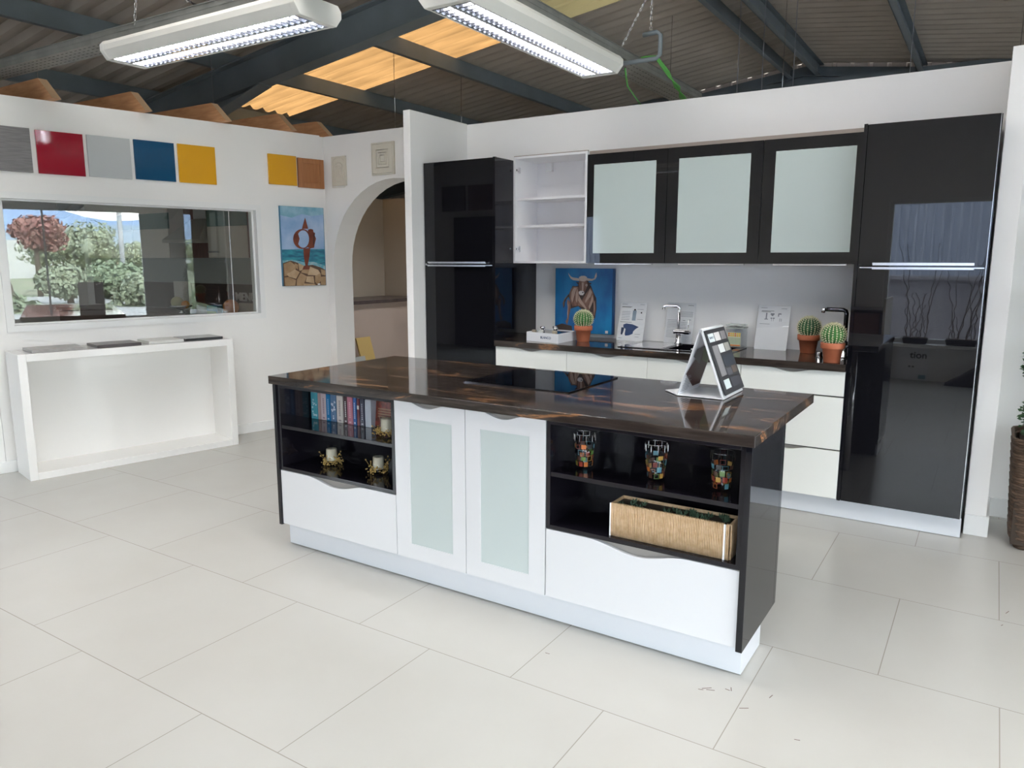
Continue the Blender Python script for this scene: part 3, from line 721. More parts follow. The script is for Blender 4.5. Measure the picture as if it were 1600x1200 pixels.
# back panel + worktop
tag(MB().mat('black').box(-3.066, -.640, 2.951, 2.985, .125, Zt).build('island_back_panel', bev=.001), 'black back panel of the island under the breakfast overhang', 'panel')
wt = MB().mat('stone').box(-3.082, -.632, 2.500, 3.465, .8745, .9155)
tag(wt.build('island_worktop', bev=.003, keep=False), 'dark brown stone island worktop with orange veins and glossy top', 'worktop')
# support leg at the bar edge side
for x, s_l in ((-2.9, 'left'), (-.80, 'right')):
    mb = MB().mat('chrome').lathe([(.03, 0), (.03, .8735)], 20, loc=(x, 3.38, 0)); tag(mb.build('bar_leg'), 'chrome round leg carrying the %s end of the island overhang' % s_l, 'table leg')
# hob
t = thing('induction_hob', 'flush black glass hob set into the island worktop', 'hob', (-1.84, 3.14, .9157))
MB().mat('blackglass').box(-2.12, -1.553, 2.888, 3.39, .9157, .9205).build('glass_top', parent=t, bev=.001)
MB().mat('darkchrome').box(-2.124, -1.549, 2.882, 2.887, .9157, .9212).box(-2.124, -1.549, 3.391, 3.396, .9157, .9212).box(-2.125, -2.121, 2.882, 3.396, .9157, .9212).box(-1.552, -1.548, 2.882, 3.396, .9157, .9212).build('edge_trim', parent=t)
# ---- A-frame sample stand
t = thing('sample_stand', 'white A-shaped card stand with dark sample board on the island', 'display stand', (-1.03, 3.23, .916))
zb = .9185
bl, br_, ap = (-1.128, zb), (-.921, zb), (-1.035, 1.207)
y0, y1 = 3.092, 3.378
mb = MB().mat('card')
def leg2(a, b, th, ya, yb, m):
    d = Vector((b[0]-a[0], b[1]-a[1])).normalized(); n = Vector((-d.y, d.x))*th
    return [(a[0], a[1]), (b[0], b[1]), (b[0]+n.x, b[1]+n.y), (a[0]+n.x, a[1]+n.y)]
mb.prism(leg2(bl, (ap[0]-.004, ap[1]), -.003, 0, 0, 0), y0, y1, 'y').build('left_leaf', parent=t)
mb = MB().mat('card').prism(leg2(br_, (ap[0]+.008, ap[1]), .008, 0, 0, 0), y0, y1, 'y'); mb.build('right_leaf', parent=t, bev=.001)
MB().mat('card').tube([(ap[0]+.001, y0, ap[1]-.003), (ap[0]+.001, y1, ap[1]-.003)], .008, 12).build('fold', parent=t)
MB().mat('card').prism([(-.925, y0), (-1.125, y0-.004), (-1.215, y0+.09), (-1.11, y1-.03), (-.925, y1)], zb-.0001, zb+.0022, 'z').build('base_leaf', parent=t)
rv = Vector((br_[0]-ap[0], 0, br_[1]-ap[1])).normalized(); nr = Vector((-rv.z, 0, rv.x)); nr = nr if nr.x > 0 else -nr
Lr = math.hypot(br_[0]-ap[0], br_[1]-ap[1])
# board coordinate: a along y (0..1), b down the slope (0..1)
c('bd_dark', (.055, .055, .06), .35)
Tb = Matrix((Vector((0, 1, 0)), -rv, nr if Vector((0, 1, 0)).cross(-rv).dot(nr) > 0 else nr)).transposed().to_4x4()
Tb.translation = Vector((ap[0]+.008, y0, ap[1]))+nr*.0012+rv*0
hh = Lr; ww = y1-y0
MB().mat('bd_dark').box(.008, ww-.004, -hh+.016, -.006, 0, .003, T=Tb).build('sample_board', parent=t)
def chip(a0, a1, b0, b1, col, lb=None):
    nm = 'chip_%d_%d_%d' % tuple(int(v*99) for v in col); m = c(nm, col, .4)
    return tag(MB().mat(m).box(.008+a0*(ww-.012), .008+a1*(ww-.012), -.006-b1*(hh-.022), -.006-b0*(hh-.022), .003, .0045, T=Tb).build('colour_chip', parent=t), lb)
W_ = (.80, .86, .88)
chip(.09, .34, .06, .19, W_, 'white chip with small lettering'); chip(.38, .64, .06, .19, (.78, .74, .74)); chip(.69, .93, .06, .19, (.30, .28, .29))
chip(.11, .36, .25, .72, (.30, .29, .30)); chip(.40, .66, .25, .38, (.84, .86, .86), 'white chip'); chip(.70, .93, .25, .38, (.46, .44, .40))
chip(.42, .93, .43, .60, (.06, .068, .085)); chip(.42, .66, .63, .74, (.13, .13, .15)); chip(.69, .92, .62, .73, (.17, .13, .115)); chip(.12, .38, .78, .92, (.80, .88, .88), 'white chip at the foot of the board'); chip(.45, .93, .78, .93, (.08, .08, .095))
text('BLANCO', 'lettering', 'inkblue', t, Tb @ Matrix.Translation((.008+.215*(ww-.012), -.006-.125*(hh-.022), .0048)), .0135, .0001)
# printed picture on inner side of left leaf + handwriting
lv_ = Vector((ap[0]-bl[0], 0, ap[1]-bl[1])).normalized(); nl = Vector((lv_.z, 0, -lv_.x))
Tl = Matrix((Vector((0, 1, 0)), lv_, nl)).transposed().to_4x4(); Tl.translation = Vector((bl[0], y0, bl[1]))+nl*.0045
mb = MB().mat(c('pic_maroon', (.06, .02, .02))).poly([(.01, .10, .0), (.17, .02, 0), (.27, .02, 0), (.27, .18, 0), (.10, .20, 0)], T=Tl)
mb.mat(c('pic_green', (.10, .14, .06))).poly([(.17, .15, .0004), (.27, .12, .0004), (.27, .22, .0004), (.12, .22, .0004)], T=Tl)
mb.mat(c('pic_grey', (.10, .09, .09))).poly([(.03, .18, .0006), (.15, .13, .0006), (.13, .215, .0006), (.04, .215, .0006)], T=Tl); mb.build('printed_picture', parent=t)
mb = MB().mat('inkgrey')
for k in range(9): mb.box(.02+.004*(k % 3), .11+.01*(k % 2)-.02*(k > 5), .015+k*.0085, .0175+k*.0085, 0, .0003, T=Tl)
tag(mb.build('small_print', parent=t), kind='stuff')

# ---- books
BD = [(-3.018, .047, (.10, .42, .52), 'pale turquoise paperback, leftmost in the row on the island shelf', (.55, .75, .80)), (-2.969, .020, (.52, .38, .36), 'thin pinkish paperback beside the turquoise book', None),
      (-2.948, .040, (.66, .56, .58), 'whitish pink paperback left of the bright blue book', (.3, .2, .25)), (-2.905, .030, (.02, .20, .46), 'bright blue paperback on the island shelf', (.3, .5, .7)),
      (-2.872, .040, (.10, .18, .30), 'blue paperback with white speckled spine', (.6, .68, .78)), (-2.829, .044, (.62, .57, .53), 'cream paperback in the middle of the row', (.25, .22, .22)),
      (-2.782, .028, (.05, .015, .022), 'dark maroon paperback with white spine lettering', (.6, .58, .58)), (-2.751, .038, (.50, .17, .23), 'pink paperback on the island shelf', (.65, .35, .4)),
      (-2.710, .021, (.03, .12, .36), 'narrow royal blue paperback right of the pink one', (.5, .6, .75)), (-2.686, .019, (.13, .018, .03), 'thin dark red paperback with white block on spine', (.7, .65, .62)),
      (-2.664, .032, (.015, .018, .045), 'near-black navy paperback with fine white spine text', (.35, .35, .42)), (-2.629, .042, (.50, .54, .60), 'plain pale grey paperback, rightmost of the upright spines', None)]
for i, (x, w, col, lb, acc) in enumerate(BD):
    h = .143+random.uniform(-.002, .0025); y = 2.722+random.uniform(-.003, .003); zb = .6625
    t = thing('paperback_book', lb, 'book', (x+w/2, y, zb), 0, 'paperbacks on the upper island shelf')
    mm = c('book_cover_%d' % i, col, .25)
    MB().mat(mm).box(x+.0006, x+w-.0006, y, y+.10, zb, zb+h).build('cover', parent=t, bev=.001)
    MB().mat('card').box(x+.003, x+w-.003, y+.004, y+.0985, zb+.002, zb+h+.0007).build('pages', parent=t)
    if acc:
        mb = MB().mat(c('book_accent_%d' % i, acc, .4))
        if i == 9: mb.box(x+.003, x+w-.003, y-.0006, y, zb+.085, zb+.105)
        elif i in (0, 4):
            for k in range(14): a = random.uniform(.1, .75)*w; b_ = random.uniform(.01, .12); mb.box(x+a, x+a+w*.2, y-.0006, y, zb+b_, zb+b_+random.uniform(.004, .012))
        else:
            for k in range(9): mb.box(x+w*.38, x+w*.62, y-.0006, y, zb+.035+k*.0095, zb+.041+k*.0095)
            mb.box(x+w*.3, x+w*.7, y-.0006, y, zb+.008, zb+.016)
        mb.build('spine_print', parent=t)
t = thing('face_out_book', 'book facing out with a reddish brown patterned cover and blue squares', 'book', (-2.51, 2.76, .6625))
Tq = Matrix.Translation((-2.607, 2.750, .6655)) @ Matrix.Rotation(-.10, 4, 'X')
M['cookcover'] = mat('red_brown_patterned_cover', (.30, .06, .04), .3, var=(55, (.10, .03, .02)))
MB().mat('cookcover').box(0, .205, 0, .022, 0, .143, T=Tq).build('cover', parent=t, bev=.001)
mb = MB().mat(c('cover_tan', (.36, .22, .13)))
for k in range(4): mb.box(.035, .125, -.0008, 0, .05+k*.013, .057+k*.013, T=Tq)
mb.mat(c('cover_blue', (.16, .33, .40)))
for k in range(4): mb.box(.145-.006*(k % 2), .195, -.0008, 0, .012+k*.032, .036+k*.032, T=Tq)
mb.build('cover_print', parent=t)

# ---- candle rings
def candle(label, seed):
    rd = random.Random(seed)
    t = thing('candle_ring', label, 'candle holder', (0, 0, 0), 0, 'candles in gold bead rings')
    MB().mat('candle').lathe([(.0, 0), (.027, 0), (.028, .004), (.028, .060), (.025, .063), (.010, .060), (.0, .059)], 24, loc=(0, 0, .022), cap=False).build('candle', parent=t)
    MB().mat('clear').lathe([(.0295, .012), (.031, .094), (.0295, .094), (.028, .022)], 24, cap=False).build('glass_cup', parent=t)
    MB().mat('ink').tube([(0, 0, .079), (.001, 0, .088)], .0009, 5).build('wick', parent=t)
    mb = MB().mat('gold')
    for k in range(120):
        a = rd.uniform(0, 2*PI); r = .036+abs(rd.gauss(0, .011)); z = .006+abs(rd.gauss(.012, .016)); z = min(z, .06)
        mb.ball((r*math.cos(a), r*math.sin(a), z), rd.uniform(.0032, .0048), 7, 5)
    for k in range(9):
        a = rd.uniform(0, 2*PI); r = .055+rd.uniform(0, .018); z = rd.uniform(.01, .075)
        mb.ball((r*math.cos(a), r*math.sin(a), z), .0042, 7, 5)
        mb.tube([(.03*math.cos(a), .03*math.sin(a), .015), (r*math.cos(a), r*math.sin(a), z)], .0007, 4)
    tag(mb.build('bead_wreath', parent=t), kind='stuff')
    return t
def put(o, x, y, z, rz=0, s=1): o.location = (x, y, z); o.rotation_euler = (0, 0, rz); o.scale = (s, s, s); return o
cz1 = candle('cream candle in a gold bead ring, left of the two on the lower island shelf', 1); put(cz1, -2.845, 2.69, .4425)
cz2 = candle('cream candle in a gold bead ring, right of the two on the lower island shelf', 5); put(cz2, -2.527, 2.70, .4425)
cz3 = candle('cream candle in a gold bead ring on the upper shelf before the face-out book', 9); put(cz3, -2.41, 2.64, .6625)

# ---- tumblers
def tumbler(label):
    t = thing('drinking_glass', label, 'glass', (0, 0, 0), 0, 'patterned tumblers on the upper right island shelf')
    MB().mat('clear').lathe([(0, 0), (.030, 0), (.0315, .002), (.045, .146), (.0432, .146), (.0300, .010), (0, .009)], 32, cap=False).build('glass_body', parent=t)
    mb = MB(); cols = [(.60, .17, .04), (.13, .24, .05), (.035, .035, .04), (.50, .28, .06), (.12, .30, .36), (.35, .05, .03), (.10, .045, .03)]
    rd = random.Random(3)
    for row in range(4):
        z0 = .014+row*.0245
        for k in range(9):
            a0 = 2*PI*(k+.5*(row % 2))/9+rd.uniform(-.06, .06); a1 = a0+.50; z1 = z0+rd.uniform(.014, .021)
            R = lambda z: .0307+(z/.146)*.0137+.0004
            mb.mat(c('tumbler_tone_%d' % ((k*2+row*3) % 7), cols[(k*2+row*3) % 7], .3))
            if rd.random() < .22: continue
            if (k+row) % 4 == 0:   # outlined square
                q = [(a0, z0), (a1, z0), (a1, z1), (a0, z1)]
                mb.tube([((R(z)+.0004)*math.cos(a) if True else 0, (R(z)+.0004)*math.sin(a), z) for a, z in q], .0012, 4, closed=True)
            else:
                am = (a0+a1)/2
                for (p, q_) in ((a0, am), (am, a1)):
                    mb.poly([(R(z)*math.cos(a), R(z)*math.sin(a), z) for a, z in ((p, z0), (q_, z0), (q_, z1), (p, z1))])
    mb.build('coloured_squares', parent=t)
    mb = MB().mat('alu').tube([(.0441*math.cos(2*PI*i/32), .0441*math.sin(2*PI*i/32), .146) for i in range(32)], .0009, 5, closed=True)  # ring and bars draw the glass rim's highlights as pale metal
    for k in range(10): a = 2*PI*k/10; mb.box(.0437*math.cos(a)-.0006, .0437*math.cos(a)+.0006, .0437*math.sin(a)-.0006, .0437*math.sin(a)+.0006, .118, .144)
    tag(mb.build('rim', parent=t), 'fluted rim, its bright highlights drawn as pale metal')
    return t
g0 = tumbler('colour-patterned tumbler, leftmost of three on the island shelf'); put(g0, -1.345, 2.645, .6626, .3)
dup(g0, (-1.037, 2.645, .6626), 2.1, 'colour-patterned tumbler, middle of three on the island shelf')
dup(g0, (-.782, 2.65, .6626), 4.0, 'colour-patterned tumbler, rightmost of three, near the island end')

# ---- straw planter
t = thing('straw_planter', 'long straw-wrapped planter box with succulents on the lower right island shelf', 'planter', (-.945, 2.60, .4425))
px0, px1, py0, py1, pz0, pz1 = -1.178, -.712, 2.545, 2.665, .4425, .572
mb = MB().mat('straw')
mb.box(px0, px1, py0, py0+.004, pz0, pz1).box(px0, px1, py1-.004, py1, pz0, pz1).box(px0, px0+.004, py0, py1, pz0, pz1).box(px1-.004, px1, py0, py1, pz0, pz1).box(px0, px1, py0, py1, pz0, pz0+.004); mb.build('liner', parent=t, bev=.001)
mb = MB().mat('straw'); rd = random.Random(2)
n = 74
for k in range(n):
    x = px0+.006+k*(px1-px0-.012)/(n-1)
    if k == n-3: continue
    dz = rd.uniform(-.001, .001)
    mb.tube([(x, py0-.0015, pz0+.001), (x+rd.uniform(-.0007, .0007), py0-.003, (pz0+pz1)/2), (x, py0-.0015, pz1+.001+dz), (x, py0+.005, pz1+.003)], .0033, 5)
for k in range(16):
    y = py0+.006+k*(py1-py0-.01)/15
    mb.tube([(px1+.0015, y, pz0+.001), (px1+.003, y, (pz0+pz1)/2), (px1+.0015, y, pz1+.001), (px1-.005, y, pz1+.003)], .0034, 5)
tag(mb.build('straw_cord', parent=t), kind='stuff')
MB().mat('card').box(px1-.022, px1-.016, py0-.0065, py0-.001, pz0, pz1+.003).box(px0+.0, px0+.005, py0-.006, py0-.001, pz0, pz1+.003).build('corner_strip', parent=t)
MB().mat('soil').box(px0+.005, px1-.005, py0+.005, py1-.005, pz1-.03, pz1-.012).build('soil', parent=t)
mb = MB().mat('leafs')
for k in range(26):
    x = rd.uniform(px0+.03+.0, px1-.02) if k % 3 else rd.uniform(px0+.2, px1-.02); y = rd.uniform(py0+.02, py1-.02); s = rd.uniform(.012, .020)
    for j in range(9):
        a = j*2.4+rd.random(); r = s*(.5+.5*j/9); d = Vector((math.cos(a), math.sin(a), 0)); p = Vector((x, y, pz1-.014)); w = Vector((-d.y, d.x, 0))*.004
        tip = p+d*r*1.3+Vector((0, 0, .016*(1-j/14)+.008)); mid = p+d*r*.6+Vector((0, 0, .006))
        mb.poly([p, mid+w, tip, mid-w]); mb.poly([p, mid-w, mid-Vector((0, 0, .003)), mid+w])
tag(mb.build('succulent', parent=t), kind='stuff')

# ================================================================== KITCHEN RUN
KY = 4.55
tag(MB().mat('plinth').box(-3.71, -.041, 4.60, 4.615, .003, .1185).build('kitchen_plinth', bev=.001), 'long white plinth under the kitchen units', 'plinth')
def tall(label, x0, x1, loc, side):
    t = thing('tall_cabinet', label, 'cabinet', loc)
    MB().mat('black').box(x0, x1, KY+.022, 5.128, .12, 2.219).build('carcass', parent=t)
    MB().mat('black').box(x0 if side == 'r' else x1-.018, x0+.018 if side == 'r' else x1, KY-.002, KY+.0215, .119, 2.221).build('side_edge', parent=t)
    fx0, fx1 = (x0+.020, x1-.008) if side == 'r' else (x0+.001, x1-.020)
    d1 = MB().mat('blackglass').box(fx0, fx1, KY, KY+.02, .121, 1.463).build('lower_door', parent=t, bev=.001)
    d2 = MB().mat('blackglass').box(fx0, fx1, KY, KY+.02, 1.471, 2.217).build('upper_door', parent=t, bev=.001)
    mb = MB().mat('alu').box(fx0+.075 if side == 'r' else fx0+.045, fx1-.05, KY-.028, KY-.016, 1.478, 1.486).box(fx0+.075 if side == 'r' else fx0+.045, fx1-.05, KY-.018, KY, 1.4725, 1.480)
    tag(mb.build('handle', parent=d2), 'slim aluminium edge handle')
    mb = MB().mat('alu').box(fx0+.075 if side == 'r' else fx0+.045, fx1-.05, KY-.028, KY-.016, 1.451, 1.459).box(fx0+.01, fx1-.005, KY-.006, KY, 1.457, 1.4625)
    tag(mb.build('handle', parent=d1), 'slim aluminium edge handle')
    return t
tR = tall('tall black mirror-gloss cabinet at the right end of the kitchen', -.668, -.041, (-.35, 4.84, .12), 'r')
MB().mat('alu').box(-.0485, -.046, KY, KY+.02, .12, 2.22).build('edge_strip', parent=tR)
tL = tall('tall black gloss cabinet at the left end of the kitchen beside the archway', -3.712, -3.061, (-3.39, 4.84, .12), 'l')
XB = [-3.060, -2.466, -1.868, -1.260, -.669]
BL = ['white drawer base cabinet beside the left tall black cabinet', 'white drawer base cabinet below the bull painting and first sign', 'white drawer base cabinet under the sink', 'white drawer base cabinet beside the right tall black cabinet']
for x0, x1, lb in zip(XB, XB[1:], BL):
    t = thing('base_cabinet', lb, 'cabinet', ((x0+x1)/2, 4.85, .12), 0, 'white base cabinets of the kitchen run')
    MB().mat('blackedge').box(x0, x1, KY+.024, 5.128, .121, .77 if 'sink' in lb else .873).build('carcass', parent=t)
    for (z0, z1) in ((.123, .408), (.415, .722), (.729, .872)):
        wave_front(t, 'drawer', x0, x1, z0, z1, 'kfront', KY, dep=.020, hw=.13, grip=True)
t = thing('kitchen_worktop', 'dark stone worktop along the back wall', 'worktop', (-1.86, 4.83, .88))
SX0, SX1, SY0, SY1 = -1.80, -1.40, 4.66, 5.0
mb = MB().mat('stone')
mb.box(-3.059, SX0, 4.528, 5.129, .876, .918); mb.box(SX1, -.670, 4.528, 5.129, .876, .918); mb.box(SX0, SX1, 4.528, SY0, .876, .918); mb.box(SX0, SX1, SY1, 5.129, .876, .918)
mb.build('stone_slab', parent=t)
# wall cabinets
UY = 4.79
t = thing('open_wall_cabinet', 'white wall cabinet without a door, two shelves inside', 'cabinet', (-2.76, 4.95, 1.475), 0)
x0, x1, z0, z1 = -3.060, -2.452, 1.475, 2.243
mb = MB().mat('carcass').box(x0, x0+.016, UY, 5.128, z0, z1).box(x1-.016, x1, UY, 5.128, z0, z1).box(x0+.016, x1-.016, UY, 5.128, z0, z0+.016).box(x0+.016, x1-.016, UY, 5.128, z1-.016, z1).box(x0+.016, x1-.016, 5.11, 5.122, z0+.016, z1-.016)
mb.build('carcass', parent=t, bev=.0008)
for z in (1.753, 1.950): MB().mat('carcass').box(x0+.0165, x1-.0165, UY+.03, 5.108, z-.016, z).build('shelf', parent=t, bev=.0008)
for z in (1.58, 2.15):
    mb = MB().mat('chrome').lathe([(.016, 0), (.016, .004)], 16, T=Matrix.Translation((x0+.0165, UY+.045, z)) @ Matrix.Rotation(PI/2, 4, 'Y')).box(x0+.0165, x0+.03, UY+.035, UY+.055, z-.022, z+.022, bev=.003).box(x0+.02, x0+.034, UY+.005, UY+.045, z-.008, z+.008, bev=.003)
    mb.build('hinge_plate', parent=t)
MB().mat('white').box(x0+.10, x0+.16, 5.08, 5.109, z1-.085, z1-.017, bev=.004).build('hanger_box', parent=t)
GL = [(-2.451, -1.8665, -2.399, -1.945, 'left frosted wall cabinet next to the open cabinet'), (-1.8655, -1.2555, -1.789, -1.330, 'middle frosted wall cabinet of three'), (-1.2545, -.672, -1.182, -.733, 'right frosted wall cabinet next to the tall black cabinet')]
for x0, x1, a, b, lb in GL:
    t = thing('wall_cabinet', lb+', black frame', 'cabinet', ((x0+x1)/2, 4.95, 1.475), 0, 'frosted glass wall cabinets')
    MB().mat('carcass').box(x0, x1, UY+.022, 5.128, 1.476, 2.216).build('carcass', parent=t)
    mb = MB().mat('blackglass').box(x0+.0015, x1-.0015, UY, UY+.02, 2.146, 2.217).box(x0+.0015, x1-.0015, UY, UY+.02, 1.477, 1.546).box(x0+.0015, a, UY, UY+.02, 1.546, 2.146).box(b, x1-.0015, UY, UY+.02, 1.546, 2.146)
    d = mb.build('door', parent=t)
    MB().mat('frostup').box(a, b, UY+.0003, UY+.018, 1.546, 2.146).build('glass_panel', parent=d)
    tag(MB().mat('alu').box(a+.02, b-.01, UY-.010, UY+.012, 1.468, 1.4765).build('grip_rail', parent=d), 'aluminium rail under the door')
tag(MB().mat(c('filler', (.36, .30, .26), .5)).box(-2.451, -.672, UY+.03, 5.128, 2.2165, 2.244).box(-3.06, -2.451, UY+.01, UY+.02, 2.2435, 2.25).build('top_filler'), 'thin brownish filler strip along the top of the wall cabinets', 'strip')

# ---- sink & faucets
t = thing('sink', 'black sink with drainer set into the kitchen worktop', 'sink', (-1.72, 4.83, .9))
MB().mat('blackin').box(SX0+.012, SX1-.012, SY0+.012, SY1-.012, .775, .782).box(SX0+.002, SX0+.012, SY0+.002, SY1-.002, .775, .921).box(SX1-.012, SX1-.002, SY0+.002, SY1-.002, .775, .921).box(SX0+.012, SX1-.012, SY0+.002, SY0+.012, .775, .921).box(SX0+.012, SX1-.012, SY1-.012, SY1-.002, .775, .921).build('bowl', parent=t)
mb = MB().mat('blackin'); mb.box(-2.12, SX0-.001, 4.63, 5.03, .9185, .923, bev=.001).box(SX1+.001, -1.36, 4.63, 5.03, .9185, .923).box(SX0-.001, SX1+.001, 4.63, SY0, .9185, .923).box(SX0-.001, SX1+.001, SY1, 5.03, .9185, .923)
mb.build('rim', parent=t, bev=.001)
MB().mat('alu').box(-2.06, SX0-.02, 4.66, 4.99, .9232, .9245).build('drainer', parent=t)
MB().mat('chrome').lathe([(.03, 0), (.03, .003)], 20, loc=(-1.6, 4.83, .782)).build('waste', parent=t)
MB().mat('chrome').lathe([(.012, 0), (.012, .012), (.009, .016)], 14, loc=(-1.60, 4.645, .923)).build('overflow_knob', parent=t)
def lathe_at(m, prof, loc, n=20): return MB().mat(m).lathe(prof, n, loc=loc)
t = thing('kitchen_faucet', 'chrome faucet with square spout standing on the sink rim', 'faucet', (-1.832, 5.01, .9245))
fx, fy = -1.832, 5.01
lathe_at('chrome', [(.025, 0), (.025, .006), (.019, .012), (.018, .085), (.016, .09)], (fx, fy, .9245)).build('base', parent=t)
MB().mat('darkchrome').box(fx-.030, fx+.085, fy-.028, fy+.014, .992, 1.010, bev=.004).build('support_bar', parent=t)
MB().mat('chrome').box(fx-.030, fx+.085, fy-.026, fy+.012, 1.010, 1.024, bev=.004).build('body', parent=t)
MB().mat('chrome').tube([(fx, fy, 1.02), (fx, fy, 1.17), (fx-.006, fy-.004, 1.18), (fx-.02, fy-.01, 1.184), (fx-.085, fy-.03, 1.184), (fx-.098, fy-.035, 1.180), (fx-.10, fy-.036, 1.160)], .0125, 12).build('spout', parent=t)
MB().mat('chrome').tube([(fx+.072, fy-.01, 1.02), (fx+.072, fy-.01, 1.10)], .0035, 8).build('lever', parent=t)
t = thing('kitchen_faucet', 'dark chrome angled faucet in the right corner behind the cacti', 'faucet', (-.735, 4.86, .918))
fx, fy = -.735, 4.86
lathe_at('chrome', [(.027, 0), (.027, .006), (.02, .012), (.02, .10)], (fx, fy, .918)).build('base', parent=t)
MB().mat('darkchrome').tube([(fx, fy, 1.0), (fx, fy, 1.185), (fx-.004, fy, 1.198), (fx-.018, fy-.002, 1.205), (fx-.11, fy-.02, 1.207)], .013, 12).build('spout', parent=t)
MB().mat('chrome').tube([(fx-.112, fy-.02, 1.207), (fx-.126, fy-.023, 1.204), (fx-.128, fy-.024, 1.186)], [.015, .015, .012], 12).build('aerator', parent=t)
MB().mat('darkchrome').tube([(fx+.0, fy-.01, .985), (fx+.05, fy-.02, .992)], .010, 10).build('lever', parent=t)
tag(MB().mat('chrome').lathe([(.023, 0), (.023, .004), (.018, .012), (.018, .03), (.015, .034)], 18, loc=(-.86, 4.80, .918)).build('soap_pump'), 'small chrome fitting on the worktop between the two right cacti', 'fitting')

# ---- bull painting
t = thing('painting', 'canvas of a brown bull on bright blue leaning behind the kitchen cactus', 'painting', (-2.62, 5.10, .945))
M['b_blue'] = mat('painted_blue', (.004, .10, .31), .45, var=(4.5, (.012, .22, .48), (1.6, 1, .8)))
M['b_edge'] = c('b_edge', (.006, .05, .16)); c('b_dk', (.035, .016, .012), .5); M['b_br'] = mat('painted_brown', (.26, .14, .10), .5, var=(30, (.15, .07, .045), (3, 1, .6))); c('b_lt', (.46, .32, .25), .5); c('b_cr', (.58, .47, .40), .5); c('b_wh', (.72, .68, .66), .5); c('b_gr', (.05, .03, .02))
bx0, bx1, bz0, bz1 = -2.862, -2.366, .948, 1.437
yb_ = 5.085
Tp = Matrix.Translation((0, yb_, .0))
MB().mat('b_edge').box(bx0, bx1, yb_+.001, yb_+.026, bz0, bz1).build('canvas', parent=t, bev=.001)
lay[0] = 0
def bmap(x, y): return (bx0+.001+(x-65)/850*(bx1-bx0-.014), bz0+.001+(1050-y)/965*(bz1-bz0-.002))
TI = Matrix.Translation((0, yb_+.001+.0225-.0225, 0))
def bp(mb, m, pts): pp(mb, m, pts, mp=bmap, base=0, T=TI)
mb = MB(); bp(mb, 'b_blue', [(65, 85), (915, 85), (915, 1050), (65, 1050)])
bp(mb, 'b_dk', [(330, 345), (380, 350), (440, 330), (600, 330), (640, 430), (685, 520), (690, 680), (670, 820), (610, 870), (570, 740), (480, 700), (420, 650), (300, 690), (290, 560), (265, 500), (290, 430)])
bp(mb, 'b_br', [(340, 352), (420, 360), (425, 470), (450, 560), (540, 680), (430, 640), (330, 650), (290, 560), (282, 470), (300, 400)])
bp(mb, 'b_br', [(520, 470), (600, 360), (640, 450), (650, 560), (600, 640), (580, 710), (545, 690), (470, 560)])
bp(mb, 'b_br', [(640, 540), (672, 560), (680, 700), (668, 780), (645, 770), (655, 690)])
bp(mb, 'b_br', [(255, 540), (300, 600), (305, 680), (285, 780), (280, 830), (270, 880), (255, 940), (228, 890), (255, 830), (262, 700), (248, 600)])
bp(mb, 'b_dk', [(268, 470), (280, 500), (240, 545), (215, 600), (212, 650), (195, 690), (180, 610), (205, 550)])
bp(mb, 'b_br', [(262, 480), (240, 520), (205, 570), (200, 640), (192, 670), (185, 605), (210, 540)])
for q in ([(350, 370), (395, 370), (370, 450), (345, 540), (330, 600), (310, 540), (315, 440)], [(400, 380), (418, 470), (400, 600), (380, 560), (378, 470)], [(425, 480), (470, 560), (545, 670), (535, 690), (450, 610), (415, 560)],
          [(590, 380), (622, 430), (600, 500), (550, 560), (530, 600), (522, 560), (560, 470)], [(630, 470), (645, 540), (620, 620), (590, 690), (575, 650), (605, 560)], [(258, 560), (275, 640), (270, 780), (262, 860), (255, 760), (262, 680)], [(650, 560), (662, 580), (665, 700), (655, 760)]):
    bp(mb, 'b_lt', q)
bp(mb, 'b_dk', [(430, 250), (560, 250), (590, 330), (545, 400), (520, 490), (450, 470), (425, 400), (415, 330)])
bp(mb, 'b_br', [(440, 250), (545, 260), (560, 330), (520, 420), (505, 460), (440, 440), (430, 360), (425, 300)])
bp(mb, 'b_lt', [(470, 290), (500, 290), (495, 420), (470, 420)]); bp(mb, 'b_cr', [(425, 215), (460, 195), (510, 192), (545, 210), (545, 260), (500, 280), (445, 270)])
bp(mb, 'b_cr', [(440, 270), (340, 260), (300, 235), (275, 190), (262, 150), (300, 200), (330, 218), (430, 232)]); bp(mb, 'b_cr', [(545, 225), (620, 238), (655, 225), (665, 180), (685, 140), (690, 200), (670, 240), (620, 265), (550, 265)])
bp(mb, 'b_wh', [(425, 430), (455, 415), (500, 420), (512, 450), (490, 482), (450, 480), (430, 460)]); bp(mb, 'ink', ell(488, 440, 12, 9, n=8)); bp(mb, 'b_cr', ell(542, 330, 15, 18, n=10)); bp(mb, 'ink', ell(543, 331, 7, 8, n=8))
bp(mb, 'b_dk', [(560, 290), (620, 300), (600, 320), (570, 315)]); bp(mb, 'b_dk', [(390, 280), (430, 300), (420, 325), (395, 300)]); bp(mb, 'b_gr', [(60+15, 960), (180, 920), (330, 950), (340, 1040), (66, 1040)]); bp(mb, 'b_wh', [(830, 995), (870, 995), (870, 1035), (830, 1035)])
mb.build('painted_bull', parent=t)

